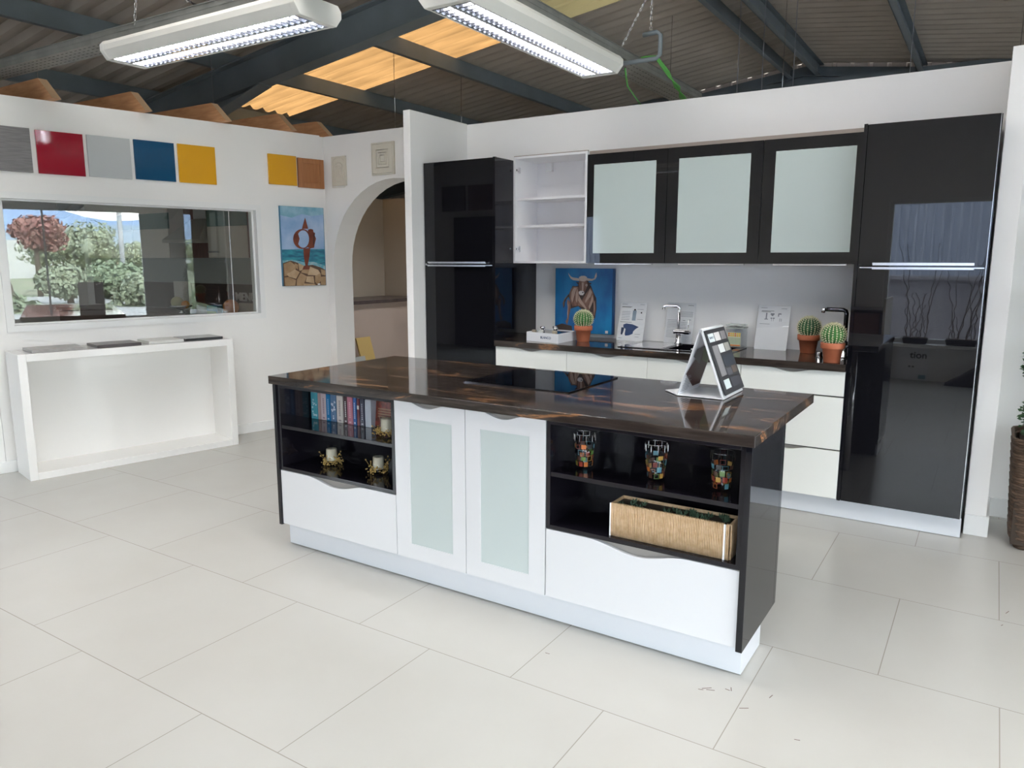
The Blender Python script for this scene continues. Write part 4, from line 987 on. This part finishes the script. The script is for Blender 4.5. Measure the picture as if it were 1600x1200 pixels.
# ---- cacti
def cactus(label, gm):
    t = thing('potted_cactus', label, 'cactus', (0, 0, 0), 0, 'round cacti in terracotta pots')
    MB().mat('terra').lathe([(0, 0), (.043, 0), (.045, .003), (.0555, .080), (.0635, .080), (.0655, .084), (.067, .111), (.065, .114), (.059, .114), (.057, .098), (0, .098)], 36, cap=False).build('pot', parent=t)
    MB().mat('soil').lathe([(0, .101), (.057, .101)], 24, cap=False).build('soil', parent=t)
    R, cz = .066, .160; ribs = 20; mb = MB().mat(gm); rings = []
    for j in range(1, 16):
        th = PI*j/16; ring = []
        for i in range(ribs*4):
            a = 2*PI*i/(ribs*4); rr = R*(1+.045*math.cos(a*ribs))*math.sin(th)
            ring.append(mb.bm.verts.new((rr*math.cos(a), rr*math.sin(a), cz+R*.94*math.cos(th))))
        rings.append(ring)
    for a, b in zip(rings, rings[1:]):
        for i in range(len(a)): mb._f([a[i], b[i], b[(i+1) % len(a)], a[(i+1) % len(a)]], True)
    mb._f(rings[0]); mb.build('body', parent=t)
    mb = MB().mat('spine'); rd = random.Random(4)
    for k in range(ribs):
        a = 2*PI*k/ribs
        for j in range(1, 13):
            th = PI*(j+.35*(k % 2))/15.5
            n = Vector((math.sin(th)*math.cos(a), math.sin(th)*math.sin(a), math.cos(th))); p = Vector((0, 0, cz))+n*R*1.045
            p.z = cz+(p.z-cz)*.94
            mb.ball(p, .0042, 6, 4)
            for s in range(3):
                d = (n+Vector((rd.uniform(-1, 1), rd.uniform(-1, 1), rd.uniform(-1, 1)))*.9).normalized(); w = d.cross(n).normalized()*.0011
                e = p+d*.014; mb.poly([p-w, p+w, e])
    tag(mb.build('spines', parent=t), kind='stuff')
    return t
k1 = cactus('potted round cactus in front of the bull painting', 'cactus'); put(k1, -2.483, 4.83, .9182, .2)
k2 = cactus('darker potted round cactus, behind left of the two at the right corner', 'cactusd'); put(k2, -.966, 4.99, .9182, 1.0, 1.02)
k3 = cactus('brighter potted round cactus, nearer of the two at the right corner', 'cactus'); put(k3, -.757, 4.605, .9182, 2.0, 1.0)

# ---- box with fittings
t = thing('display_box', 'low white display box holding chrome fittings on the kitchen worktop', 'display box', (-2.70, 4.78, .918))
mb = MB().mat('card'); poly = [(-2.842, 4.635), (-2.62, 4.60), (-2.545, 4.595), (-2.535, 4.64), (-2.565, 4.90), (-2.842, 4.92)]
poly = [(-2.842, 4.63), (-2.555, 4.585), (-2.56, 4.87), (-2.842, 4.91)]
mb.prism(poly, .9185, .925, 'z')
for (a, b) in ((poly[0], poly[1]), (poly[1], poly[2]), (poly[2], poly[3]), (poly[3], poly[0])):
    d = (Vector(b)-Vector(a)).normalized(); n = Vector((-d.y, d.x))*.004
    mb.prism([a, b, (b[0]+n.x, b[1]+n.y), (a[0]+n.x, a[1]+n.y)], .925, .985, 'z')
mb.build('tray_body', parent=t)
mb = MB().mat('blackin').prism([(-2.832, 4.645), (-2.565, 4.60), (-2.568, 4.862), (-2.832, 4.90)], .925, .980, 'z'); mb.build('black_insert', parent=t)
for (x, y) in ((-2.76, 4.72), (-2.70, 4.80), (-2.64, 4.70)):
    MB().mat('chrome').lathe([(.016, 0), (.016, .008), (.009, .012), (.009, .022), (.018, .026), (.019, .034), (.012, .040), (0, .041)], 18, loc=(x, y, .980), cap=False).build('chrome_knob', parent=t)
for (x, cc) in ((-2.80, (.35, .30, .24)), (-2.745, (.75, .75, .72)), (-2.63, (.50, .42, .30))):
    MB().mat(c('fit_%d' % int(cc[0]*100), cc)).box(x-.016, x+.016, 4.66, 4.68, .975, .998, bev=.002).build('fitting_block', parent=t)
d = (Vector(poly[1])-Vector(poly[0])).normalized()
text('BLANCO', 'lettering', 'inkblue', t, frameT(Vector((-2.665, 4.6015-.0008, .951)), (d.x, d.y, 0), (0, 0, 1)), .024, .0004)

# ---- acrylic info signs
def sign(label, base, w, h, lean, rz=0):
    t = thing('information_sign', label, 'sign', base, rz, 'acrylic information sheets on the kitchen worktop')
    T = Matrix.Translation(base) @ Matrix.Rotation(rz, 4, 'Z') @ Matrix.Rotation(-lean, 4, 'X')
    MB().mat('paper').box(-w/2, w/2, 0, .003, 0, h, T=T).build('sheet', parent=t)
    MB().mat('clear').box(-w/2-.003, w/2+.003, -.003, -.0012, 0, h+.004, T=T).build('acrylic_front', parent=t)
    return t, T
def lines(t, T, specs, m='inkgrey'):
    mb = MB().mat(m)
    for (x0, x1, z) in specs: mb.box(x0, x1, -.0006, 0, z-.0012, z+.0012, T=T)
    tag(mb.build('small_print', parent=t), kind='stuff')
t, T = sign('white sheet with a blue map, leaning right of the bull painting', (-2.213, 5.035, .9185), .205, .285, .27, 0)
lines(t, T, [(-.09, -.05, .27), (.05, .085, .27)]+[(-.085, -.02, .215-.012*k) for k in range(6)]+[(.03, .08, .235), (.04, .085, .16), (.035, .08, .05), (-.09, -.06, .018), (.04, .07, .03)]); lines(t, T, [(-.09, -.01, .252), (-.09, -.02, .248), (-.09, 0, .137)], 'ink')
mb = MB().mat('inkblue').poly([(x, -.0008, z) for x, z in ((-.062, .118), (-.04, .127), (.01, .122), (.062, .104), (.040, .090), (.022, .070), (.020, .052), (-.005, .040), (-.035, .035), (-.042, .048), (-.040, .085), (-.060, .100))], T=T)
mb.mat(c('map_dark', (.01, .03, .10))).poly([(x, -.0009, z) for x, z in ((-.075, .096), (-.050, .096), (-.056, .060), (-.062, .042), (-.074, .044))], T=T); mb.build('blue_map', parent=t)
MB().mat(c('bottle_blue', (.30, .38, .48))).box(.0, .028, -.0009, 0, .150, .225, T=T).mat('ink').box(.007, .021, -.0009, 0, .225, .236, T=T).box(.062, .072, -.0009, 0, .205, .215, T=T).build('bottle_picture', parent=t)
t, T = sign('white text sheet leaning directly behind the chrome faucet', (-1.857, 5.06, .9185), .205, .288, .24, 0)
lines(t, T, [(-.09, -.03, .272-.008*k) for k in range(3)]+[(.0, .09, .225-.008*k) for k in range(5)]+[(-.09, -.01, .165-.011*k) for k in range(12)]+[(.0, .055, .15-.011*k) for k in range(9)])
lines(t, T, [(.05, .09, .272), (.02, .04, .165), (.055, .08, .17)], 'ink')
t, T = sign('white sheet with small tap pictures left of the right-hand cacti', (-1.209, 5.02, .9185), .205, .292, .25, 0)
lines(t, T, [(-.085, -.045, .278), (.045, .08, .275), (-.085, -.02, .171)]); lines(t, T, [(-.08, .0, .258), (-.08, -.02, .252)], 'ink')
mb = MB().mat('inkgrey')
for (a, b, z0, z1) in ((-.05, -.042, .20, .245), (-.058, -.034, .20, .205), (-.02, .004, .232, .243), (-.014, -.002, .225, .232), (.028, .048, .236, .244), (.028, .034, .222, .236), (-.018, -.008, .206, .214), (-.004, .008, .206, .214), (-.012, -.010, .19, .206), (.0, .002, .19, .206), (.04, .043, .19, .21), (.05, .053, .19, .21)): mb.box(a, b, -.0006, 0, z0, z1, T=T)
mb.build('tap_pictures', parent=t)

# ---- glass jar
t = thing('glass_jar', 'square clear jar painted with yellow flowers beside the sink', 'jar', (-1.435, 5.04, .918))
jx0, jx1, jy0, jy1, jz = -1.492, -1.380, 4.985, 5.10, .9242
MB().mat('clear').box(jx0, jx1, jy0, jy0+.003, jz, jz+.125).box(jx0, jx1, jy1-.003, jy1, jz, jz+.125).box(jx0, jx0+.003, jy0, jy1, jz, jz+.125).box(jx1-.003, jx1, jy0, jy1, jz, jz+.125).box(jx0, jx1, jy0, jy1, jz, jz+.006).build('jar_body', parent=t, bev=.001)
MB().mat(c('jar_lid', (.50, .55, .50), .15)).box(jx0-.003, jx1+.003, jy0-.003, jy1+.003, jz+.1255, jz+.132).box(jx0-.002, jx1+.002, jy0-.002, jy1+.002, jz+.145, jz+.150).build('lid', parent=t)
MB().mat('clear').box(jx0+.002, jx1-.002, jy0+.002, jy1-.002, jz+.132, jz+.145).build('lid_neck', parent=t)
mb = MB(); rd = random.Random(6)
mb.mat(c('fl_cream', (.62, .62, .46))).box(jx0+.012, jx1-.012, jy0-.0006, jy0, jz+.008, jz+.10)
mb.mat(c('fl_green', (.12, .30, .18)))
for k in range(9): x = jx0+.02+k*.009; mb.box(x, x+.003, jy0-.001, jy0, jz+.02, jz+.065)
for k in range(12):
    mb.mat(c('fl_yel', (.80, .50, .03)) if k % 3 else c('fl_org', (.70, .20, .04)))
    mb.lathe([(0, 0), (.006, 0)], 8, T=Matrix.Translation((jx0+.022+(k % 6)*.014, jy0-.0013, jz+.078+.013*(k//6))) @ Matrix.Rotation(PI/2, 4, 'X'), cap=False)
mb.mat('fl_org').box(jx0+.014, jx1-.014, jy0-.001, jy0, jz+.010, jz+.018)
mb.build('painted_flowers', parent=t)

# ---- topiary in wicker planter, right edge
t = thing('potted_topiary', 'clipped ball topiary in a tall brown wicker planter at the right edge', 'potted plant', (.36, 4.80, 0))
tx, ty = .365, 4.74
mb = MB().mat('wicker')
for k in range(44):
    z = .007+k*.0135; s = .178+.034*(z/.6)-.020*max(0, 1-z/.06); j = .004*math.sin(k*2.1)
    q = []
    for i in range(20):
        a = 2*PI*i/20+PI/20; ca, sa = math.cos(a), math.sin(a); e = .30
        q.append((tx+(s+j)*math.copysign(abs(ca)**e, ca), ty+(s+j)*math.copysign(abs(sa)**e, sa), z+.002*math.sin(i*1.7+k)))
    mb.tube(q, .0085, 6, closed=True)
mb.build('wicker_planter', parent=t)
MB().mat('soil').box(tx-.18, tx+.18, ty-.18, ty+.18, .03, .56).build('soil', parent=t)
MB().mat(c('bark', (.12, .08, .05), .8)).tube([(tx, ty, .5), (tx+.01, ty, 1.0), (tx-.01, ty, 1.6), (tx, ty, 2.0)], .018, 8).build('stem', parent=t)
rd = random.Random(12)
for (zc, R) in ((.69, .19), (.965, .205), (1.27, .185), (1.57, .17), (1.85, .15)):
    mb = MB().mat('leaf'); mb.ball((tx, ty, zc), R*.82, 16, 10)
    for k in range(1300):
        u = rd.uniform(-1, 1); a = rd.uniform(0, 2*PI); s = math.sqrt(1-u*u); n = Vector((s*math.cos(a), s*math.sin(a), u))
        p = Vector((tx, ty, zc))+n*R*rd.uniform(.80, 1.02)
        d = (n+Vector((rd.uniform(-1, 1), rd.uniform(-1, 1), rd.uniform(-1, 1)))*.9).normalized(); w = d.cross(Vector((rd.uniform(-1, 1), rd.uniform(-1, 1), rd.uniform(-1, 1)))).normalized()*rd.uniform(.006, .009)
        mb.poly([p-d*.006, p+d*.008+w, p+d*.022, p+d*.008-w])
    mb.build('leaf_ball', parent=t)

# ================================================================== ROOM BEHIND THE LEFT WINDOW
YF = 5.30
def q_(x, f=1): return x
t = thing('background_base_units', 'walnut-fronted base units with dark worktop seen through the left window', 'cabinet', (-8, 5.3, 0))
MB().mat('woodd').box(-10.2, -6.2, 5.02, 5.60, .1, .86).build('carcass', parent=t)
MB().mat('woodd').box(-10.2, -6.1, 4.98, 5.61, .861, .90).build('worktop', parent=t)
tag(MB().mat('woodd').box(-10.4, -6.0, 5.605, 5.619, .902, 1.22).build('wood_splashback'), 'dark walnut splashback strip seen through the left window', 'panel')
tag(MB().mat('splash').box(-10.4, -6.0, 5.606, 5.619, 1.221, 1.52).build('glass_splashback'), 'grey-green splashback above the walnut strip, seen through the left window', 'panel')
def ucab(label, x0, x1, split, group=None):
    t = thing('background_wall_cabinet', label, 'cabinet', ((x0+x1)/2, 5.45, 1.52))
    MB().mat('greige').box(x0, x1, YF+.02, 5.60, 1.52, 2.10).build('carcass', parent=t)
    MB().mat('greige').box(x0+.002, x1-.002, YF, YF+.019, 1.521, split-.002).build('door', parent=t)
    MB().mat('glassgreen').box(x0+.002, x1-.002, YF, YF+.019, split, 2.036).build('glass_flap', parent=t)
    MB().mat('greige').box(x0+.002, x1-.002, YF, YF+.019, 2.038, 2.30).build('upper_panel', parent=t)
    return t
a_ = ucab('cream and green glass wall cabinet left of the cooker hood, behind the left window', -8.86, -8.14, 1.855)
b_ = ucab('cream and green glass wall cabinet right of the cooker hood, behind the left window', -7.42, -6.74, 1.86)
MB().mat('alu').box(-7.42+.02, -7.42+.20, YF-.02, YF, 1.575, 1.59).build('handle', parent=b_)
ucab('cream wall cabinet at the far left behind the left window', -9.9, -8.87, 1.855)
tag(MB().mat('woodm').box(-6.735, -6.55, YF, 5.60, 1.52, 2.3).build('wood_end_panel'), 'reddish wood end panel by the right side of the left window', 'panel')
tag(MB().mat('woodm').box(-8.13, -7.5, YF+.20, 5.60, 1.52, 2.4).build('hood_back_panel'), 'reddish wood panel behind the cooker hood', 'panel')
t = thing('cooker_hood', 'steel pyramid cooker hood seen through the left window', 'cooker hood', (-7.85, 5.3, 1.70))
mb = MB().mat(mat('hood_steel', (.42, .40, .36), .3, .5))
hx0, hx1, hy0, hy1 = -8.12, -7.42, 5.20, 5.49
tb = [(hx0, hy0), (hx1, hy0), (hx1, hy1), (hx0, hy1)]; tp = [(-7.72, 5.32), (-7.45, 5.32), (-7.45, hy1), (-7.72, hy1)]
mb.prism(tb, 1.69, 1.725, 'z'); vb = [mb.bm.verts.new((x, y, 1.725)) for x, y in tb]; vt = [mb.bm.verts.new((x, y, 1.95)) for x, y in tp]
for i in range(4): mb._f([vb[i], vb[(i+1) % 4], vt[(i+1) % 4], vt[i]])
mb._f(vt); mb.build('canopy', parent=t)
MB().mat('hood_steel' if 'hood_steel' in M else 'alu').box(-7.70, -7.47, 5.33, 5.49, 1.95, 2.4).build('chimney', parent=t)
# items on that worktop
zq = .901
tag(MB().mat('greige').box(-8.42, -8.12, 5.50, 5.53, zq, 1.24, T=None).build('leaning_board'), 'pale board leaning on the walnut splashback behind the left window', 'board')
t = thing('fruit_bowl', 'bowl of pale and orange fruit seen through the left window', 'fruit bowl', (-7.72, 5.1, zq))
MB().mat('chrome').lathe([(.0, 0), (.05, 0), (.02, .02), (.02, .04), (.11, .07), (.125, .09), (.12, .09), (0, .055)], 24, loc=(-7.72, 5.12, zq), cap=False).build('bowl', parent=t)
mb = MB().mat(c('pale_fruit', (.50, .48, .28))).ball((-7.76, 5.10, zq+.12), .07, 14, 8); mb.build('pale_fruit', parent=t)
MB().mat(c('orange_fruit', (.65, .25, .04))).ball((-7.64, 5.12, zq+.10), .045, 14, 8).build('orange_fruit', parent=t)
tag(MB().mat(c('oranges', (.60, .20, .04))).ball((-6.95, 5.2, zq+.09), .085, 14, 8).build('orange_ornament'), 'orange round ornament on the counter behind the left window', 'ornament')
t = thing('menu_letters', 'white MENU lettering standing on the counter behind the left window', 'sign', (-6.95, 5.45, zq))
MB().mat('greige').box(-7.12, -6.86, 5.43, 5.45, zq, zq+.12).build('stand', parent=t)
text('MENU', 'lettering', c('menu_white', (.7, .7, .68)), t, frameT(Vector((-6.99, 5.43, zq+.185)), (1, 0, 0), (0, 0, 1)), .13, .006)
tag(MB().mat(c('blue_pack', (.05, .28, .45))).box(-7.30, -7.12, 5.15, 5.22, zq, zq+.10).mat(c('green_pack', (.2, .4, .12))).box(-7.30, -7.14, 5.149, 5.15, zq, zq+.04).build('packet'), 'blue and green packet behind the left window', 'packet')
mb = MB().mat('clear')
for k in range(2): mb.lathe([(.03, 0), (.004, .006), (.004, .06), (.032, .10), (.028, .15)], 16, loc=(-8.66+.09*k, 5.25, zq), cap=False)
tag(mb.build('wine_glasses'), 'pair of stemmed glasses behind the left window', 'glass')
# room behind the arch
t = thing('background_counter', 'pinkish counter with dark worktop seen through the archway', 'counter', (-6.9, 6.9, 0))
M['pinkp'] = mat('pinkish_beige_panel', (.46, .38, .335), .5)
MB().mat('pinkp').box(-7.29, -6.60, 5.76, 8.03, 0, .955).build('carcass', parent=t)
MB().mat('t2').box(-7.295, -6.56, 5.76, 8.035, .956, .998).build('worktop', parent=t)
t = thing('yellow_board', 'yellow board leaning against the counter through the archway', 'board', (-6.5, 7.0, 0))
Tz = Matrix.Translation((-6.33, 6.60, 0)) @ Matrix.Rotation(.0, 4, 'Z') @ Matrix.Rotation(-.30, 4, 'Y')
MB().mat(c('straw_yellow', (.50, .36, .13))).box(0, .02, 0, .24, 0, .58, T=Tz).build('board', parent=t)
MB().mat(c('pale_blue_grey', (.42, .46, .46))).box(.022, .03, -.12, .06, 0, .35, T=Tz).build('pale_sheet', parent=t)

# ================================================================== BEHIND THE CAMERA / RIGHT, seen in reflections
def brown_unit(label, x0, x1, y0, y1, wm='woodd', loc=None):
    t = thing('display_counter', label, 'counter', ((x0+x1)/2, (y0+y1)/2, 0))
    MB().mat(wm).box(x0, x1, y0, y1, .1, .875).build('carcass', parent=t)
    MB().mat('blackedge').box(x0+.05, x1-.05, y0+.05, y1-.05, 0, .099).build('plinth', parent=t)
    MB().mat('black').box(x0-.02, x1+.02, y0-.02, y1+.02, .876, .915).build('worktop', parent=t, bev=.002)
    return t
brown_unit('brown display counter with black top behind the camera, seen in the right tall cabinet', -3.3, -1.12, -1.30, -.75, 'woodm')
brown_unit('dark display counter by the side window, seen in the left window reflection', 5.3, 6.9, 1.1, 1.9, 'woodd')
tag(MB().mat('greige').box(-1.085, -1.06, -1.38, -.70, 0, 1.05).build('upright_panel'), 'beige upright panel ending the counter behind the camera', 'panel')
t = thing('poster', 'white poster with black lettering under the rear window sill', 'poster', (-.75, -1.53, 0))
MB().mat('paper').box(-.98, -.62, -1.548, -1.544, .0, .42).build('sheet', parent=t)
text('tion', 'lettering', 'sticker', t, frameT(Vector((-.735, -1.5435, .315)), (1, 0, 0), (0, 0, 1)), .12, .0006)
mb = MB().mat('sticker').box(-.84, -.815, -1.544, -1.5435, .16, .18).box(-.80, -.775, -1.544, -1.5435, .16, .18).mat(c('poster_blue', (.15, .35, .45))).box(-.72, -.64, -1.544, -1.5435, .02, .07); mb.build('small_print', parent=t)
tag(MB().mat('blackin').prism([(-.42, 0), (-.02, 0), (-.02, .24), (-.08, .24)], -1.52, -1.25, 'y').build('black_wedge'), 'black sloping box on the floor by the rear wall', 'box')
def twigs(label, x0, x1, seed):
    rd = random.Random(seed); t = thing('twig_planter', label, 'planter', ((x0+x1)/2, -1.46, WZ0+.001))
    MB().mat('blackin').prism([(x0+.02, WZ0+.001), (x1-.02, WZ0+.001), (x1, WZ0+.075), (x0, WZ0+.075)], -1.51, -1.42, 'y').build('trough', parent=t)
    MB().mat(c('pebbles', (.35, .27, .22))).box(x0+.01, x1-.01, -1.50, -1.43, WZ0+.0755, WZ0+.083).build('gravel', parent=t)
    mb = MB().mat(c('twig', (.22, .17, .13)))
    for k in range(11):
        x = rd.uniform(x0+.03, x1-.03); h = rd.choice((.3, .45, .6, 1.0, 1.25)); p = [(x, -1.465, WZ0+.07)]; n = 14
        dx = rd.uniform(-.25, .3)
        for i in range(1, n): p.append((x+dx*(i/n)**1.3*h+rd.uniform(-.018, .018), -1.465+rd.uniform(-.03, .03)*i/n, WZ0+.07+h*i/n))
        mb.tube(p, [.005*(1-.6*i/n) for i in range(n)], 5)
    tag(mb.build('twigs', parent=t), kind='stuff')
twigs('black trough of dry twigs on the rear window sill, left one in the reflection', -.93, -.64, 3)
twigs('black trough of dry twigs on the rear window sill, right one in the reflection', -.46, -.12, 8)

# ================================================================== OUTSIDE
M['grass'] = mat('dry_ground', (.30, .28, .20), .9, var=(.25, (.14, .18, .08)))
M['asph'] = mat('yard_concrete', (.36, .35, .34), .8)
struct('ground', MB().mat('asph').poly([(-400, -400, -.25), (30, -400, -.25), (30, 400, -.25), (-400, 400, -.25)]))
struct('ground_far', MB().mat('grass').poly([(30, -400, -.35), (700, -400, -.35), (700, 400, -.35), (30, 400, -.35)]))
M['clad'] = mat('blue_grey_cladding', (.25, .28, .36), .6, var=(2.5, (.33, .36, .44), (5, 1, .5)))
mb = MB().mat('clad'); x = -24
while x < 24:
    for (xa, ya, xb, yb) in ((x, 0, x+.12, 0), (x+.12, 0, x+.14, .03), (x+.14, .03, x+.18, .03), (x+.18, .03, x+.2, 0)):
        mb.poly([(xa, -13.0+ya, -.3), (xb, -13.0+yb, -.3), (xb, -13.0+yb, 4.0), (xa, -13.0+ya, 4.0)])
    x += .2
tag(mb.build('neighbour_building'), 'blue-grey corrugated metal building across the yard, seen in the reflection', 'building')
tag(MB().mat(mat('lilac_render', (.46, .44, .48), .8, var=(3, (.38, .36, .41), (5, 1, .5)))).box(-14, 14, -3.35, -3.2, -.25, 1.22).box(-14, 14, -3.39, -3.16, 1.22, 1.28).build('yard_wall'), 'low rendered yard wall outside the rear window', 'wall')
def tree(label, x, y, h, R, leafm, seed, trunk=True):
    rd = random.Random(seed); t = thing('tree', label, 'tree', (x, y, -.35))
    MB().mat(c('trunk', (.13, .10, .08), .9)).tube([(x, y, -.35), (x+.1, y, h*.5), (x, y, h*.8)], [.13, .10, .06], 8).build('trunk', parent=t)
    mb = MB().mat(leafm)
    cl = [Vector((rd.uniform(-.3, .3), rd.uniform(-.5, .5), rd.uniform(-.35, .3))) for _ in range(5)]
    for k in range(110):
        n = Vector((rd.gauss(0, 1), rd.gauss(0, 1), rd.gauss(0, 1))).normalized()*rd.uniform(.1, .85)
        p = Vector((x, y, h-R*.8))+cl[k % 5]*R+Vector((n.x*R*.6, n.y*R*.62, n.z*R*.42))
        r = R*rd.uniform(.10, .20); b0 = len(mb.bm.verts); mb.ball(p, r, 9, 6); mb.bm.verts.ensure_lookup_table()
        for v in mb.bm.verts[b0:]: v.co += (v.co-p).normalized()*rd.uniform(-.35, .35)*r
    for k in range(2600):
        n = Vector((rd.gauss(0, 1), rd.gauss(0, 1), rd.gauss(0, 1))).normalized(); p = Vector((x, y, h-R*.8))+cl[k % 5]*R+Vector((n.x*R*.6, n.y*R*.66, n.z*R*.46))*rd.uniform(.75, 1.15)
        w = Vector((rd.uniform(-1, 1), rd.uniform(-1, 1), rd.uniform(-1, 1)))*.09; u = w.cross(n).normalized()*.10; mb.poly([p-w, p+u, p+w, p-u])
    mb.build('crown', parent=t)
M['olive'] = mat('olive_leaves', (.26, .29, .21), .8, var=(1.2, (.30, .33, .22))); M['dgreen'] = mat('green_leaves', (.21, .25, .16), .8, var=(1.2, (.22, .27, .17))); M['redleaf'] = mat('red_leaves', (.26, .12, .11), .8, var=(1.5, (.34, .18, .15)))  # leaf tones paled, outdoor haze is put into the colour
tree('broad olive-green tree outside the side window', 38, 4.0, 4.1, 2.3, 'olive', 1)
tree('reddish-leaved tree outside the side window', 31, 2.3, 3.8, 1.2, 'redleaf', 2)
tree('low green tree beside the pole outside the side window', 26, 5.0, 1.8, 1.3, 'dgreen', 3)
tree('green tree left of the red one outside the side window', 33, -1.4, 2.9, 1.8, 'dgreen', 4)
tree('small olive tree near the building outside the side window', 20, 5.9, 1.1, 1.3, 'olive', 5)
tree('olive tree in the middle distance outside the side window', 44, 8.2, 2.9, 1.6, 'olive', 6)
tree('low dark shrub tree below the side window', 18, 1.6, .9, 1.5, 'dgreen', 7)
tree('low wide green tree in front of the red one outside', 23.0, 3.4, 1.5, 1.0, 'olive', 9)
t = thing('floodlight_mast', 'tall mast with floodlights outside the side window', 'light mast', (32, 6.05, -.35))
MB().mat(c('mast_grey', (.35, .36, .38), .5)).tube([(32, 6.05, -.35), (32, 6.05, 4.6)], .12, 8).build('mast', parent=t)
mb = MB().mat('ink')
for i in range(4):
    for j in range(3): mb.box(31.8, 32, 5.62+i*.24-.02, 5.62+i*.24+.16, 4.0+j*.22, 4.17+j*.22)
mb.build('floodlights', parent=t)
rd = random.Random(21)
def hill(label, x, zmax, col, seed):
    rr = random.Random(seed); ph = [rr.uniform(0, 6) for _ in range(5)]; mb = MB().mat(c('hill_%d' % seed, col, 1))
    ys = [-260+i*10 for i in range(53)]
    z = [zmax*(.55+.25*math.sin(y*.013+ph[0])+.14*math.sin(y*.034+ph[1])+.06*math.sin(y*.09+ph[2])) for y in ys]
    v0 = [mb.bm.verts.new((x-60, y, -.4)) for y in ys]; v1 = [mb.bm.verts.new((x-25, y, zz*.55)) for y, zz in zip(ys, z)]; v2 = [mb.bm.verts.new((x, y, zz)) for y, zz in zip(ys, z)]; v3 = [mb.bm.verts.new((x+60, y, -.4)) for y in ys]
    for a, b in ((v0, v1), (v1, v2), (v2, v3)):
        for i in range(len(ys)-1): mb._f([a[i], a[i+1], b[i+1], b[i]], True)
    tag(mb.build('hill'), label, 'hill')
hill('hazy blue mountain ridge on the horizon outside the side window', 420, 34, (.22, .30, .44), 3)  # bluish haze of distance is put into the hill colours
hill('nearer hazy hillside outside the side window', 230, 13, (.24, .29, .34), 8)
t = thing('town_buildings', 'scattered pale town buildings below the hills outside', 'buildings', (150, 10, 0))
mb = MB().mat(c('town_white', (.55, .55, .55), .8))
for k in range(90):
    x = rd.uniform(70, 160); y = rd.uniform(-30, 55); h = rd.uniform(1.0, 2.6)+x*.012; w = rd.uniform(1.5, 5); mb.box(x, x+w, y, y+w, -.4, h)
tag(mb.build('houses', parent=t), kind='stuff')
tag(MB().mat(c('pink_wall', (.50, .22, .20), .8)).box(56, 62, 5.5, 9.2, -.35, 1.9).mat('town_white').box(55.9, 56, 5.5, 7.2, .3, 1.6).build('low_building'), 'low pink and white building outside the side window', 'building')

# small marks on the floor
mb = MB().mat(c('scuff', (.12, .06, .05), .8)); rd = random.Random(8)
for (x, y) in ((-.735, 2.43), (-.72, 2.425), (-.75, 2.41), (-.67, 2.46), (-.66, 2.47), (-.53, 2.50), (-.59, 2.38), (-.40, 2.3), (-1.33, 2.33), (.17, 3.7), (.15, 3.55)):
    a = rd.uniform(0, 3); L = rd.uniform(.006, .018); mb.box(-L, L, -.0012, .0012, .0002, .0006, T=Matrix.Translation((x, y, 0)) @ Matrix.Rotation(a, 4, 'Z'))
tag(mb.build('floor_scuffs'), 'small dark scuff marks on the floor tiles by the island corner', 'scuff marks', kind='stuff')
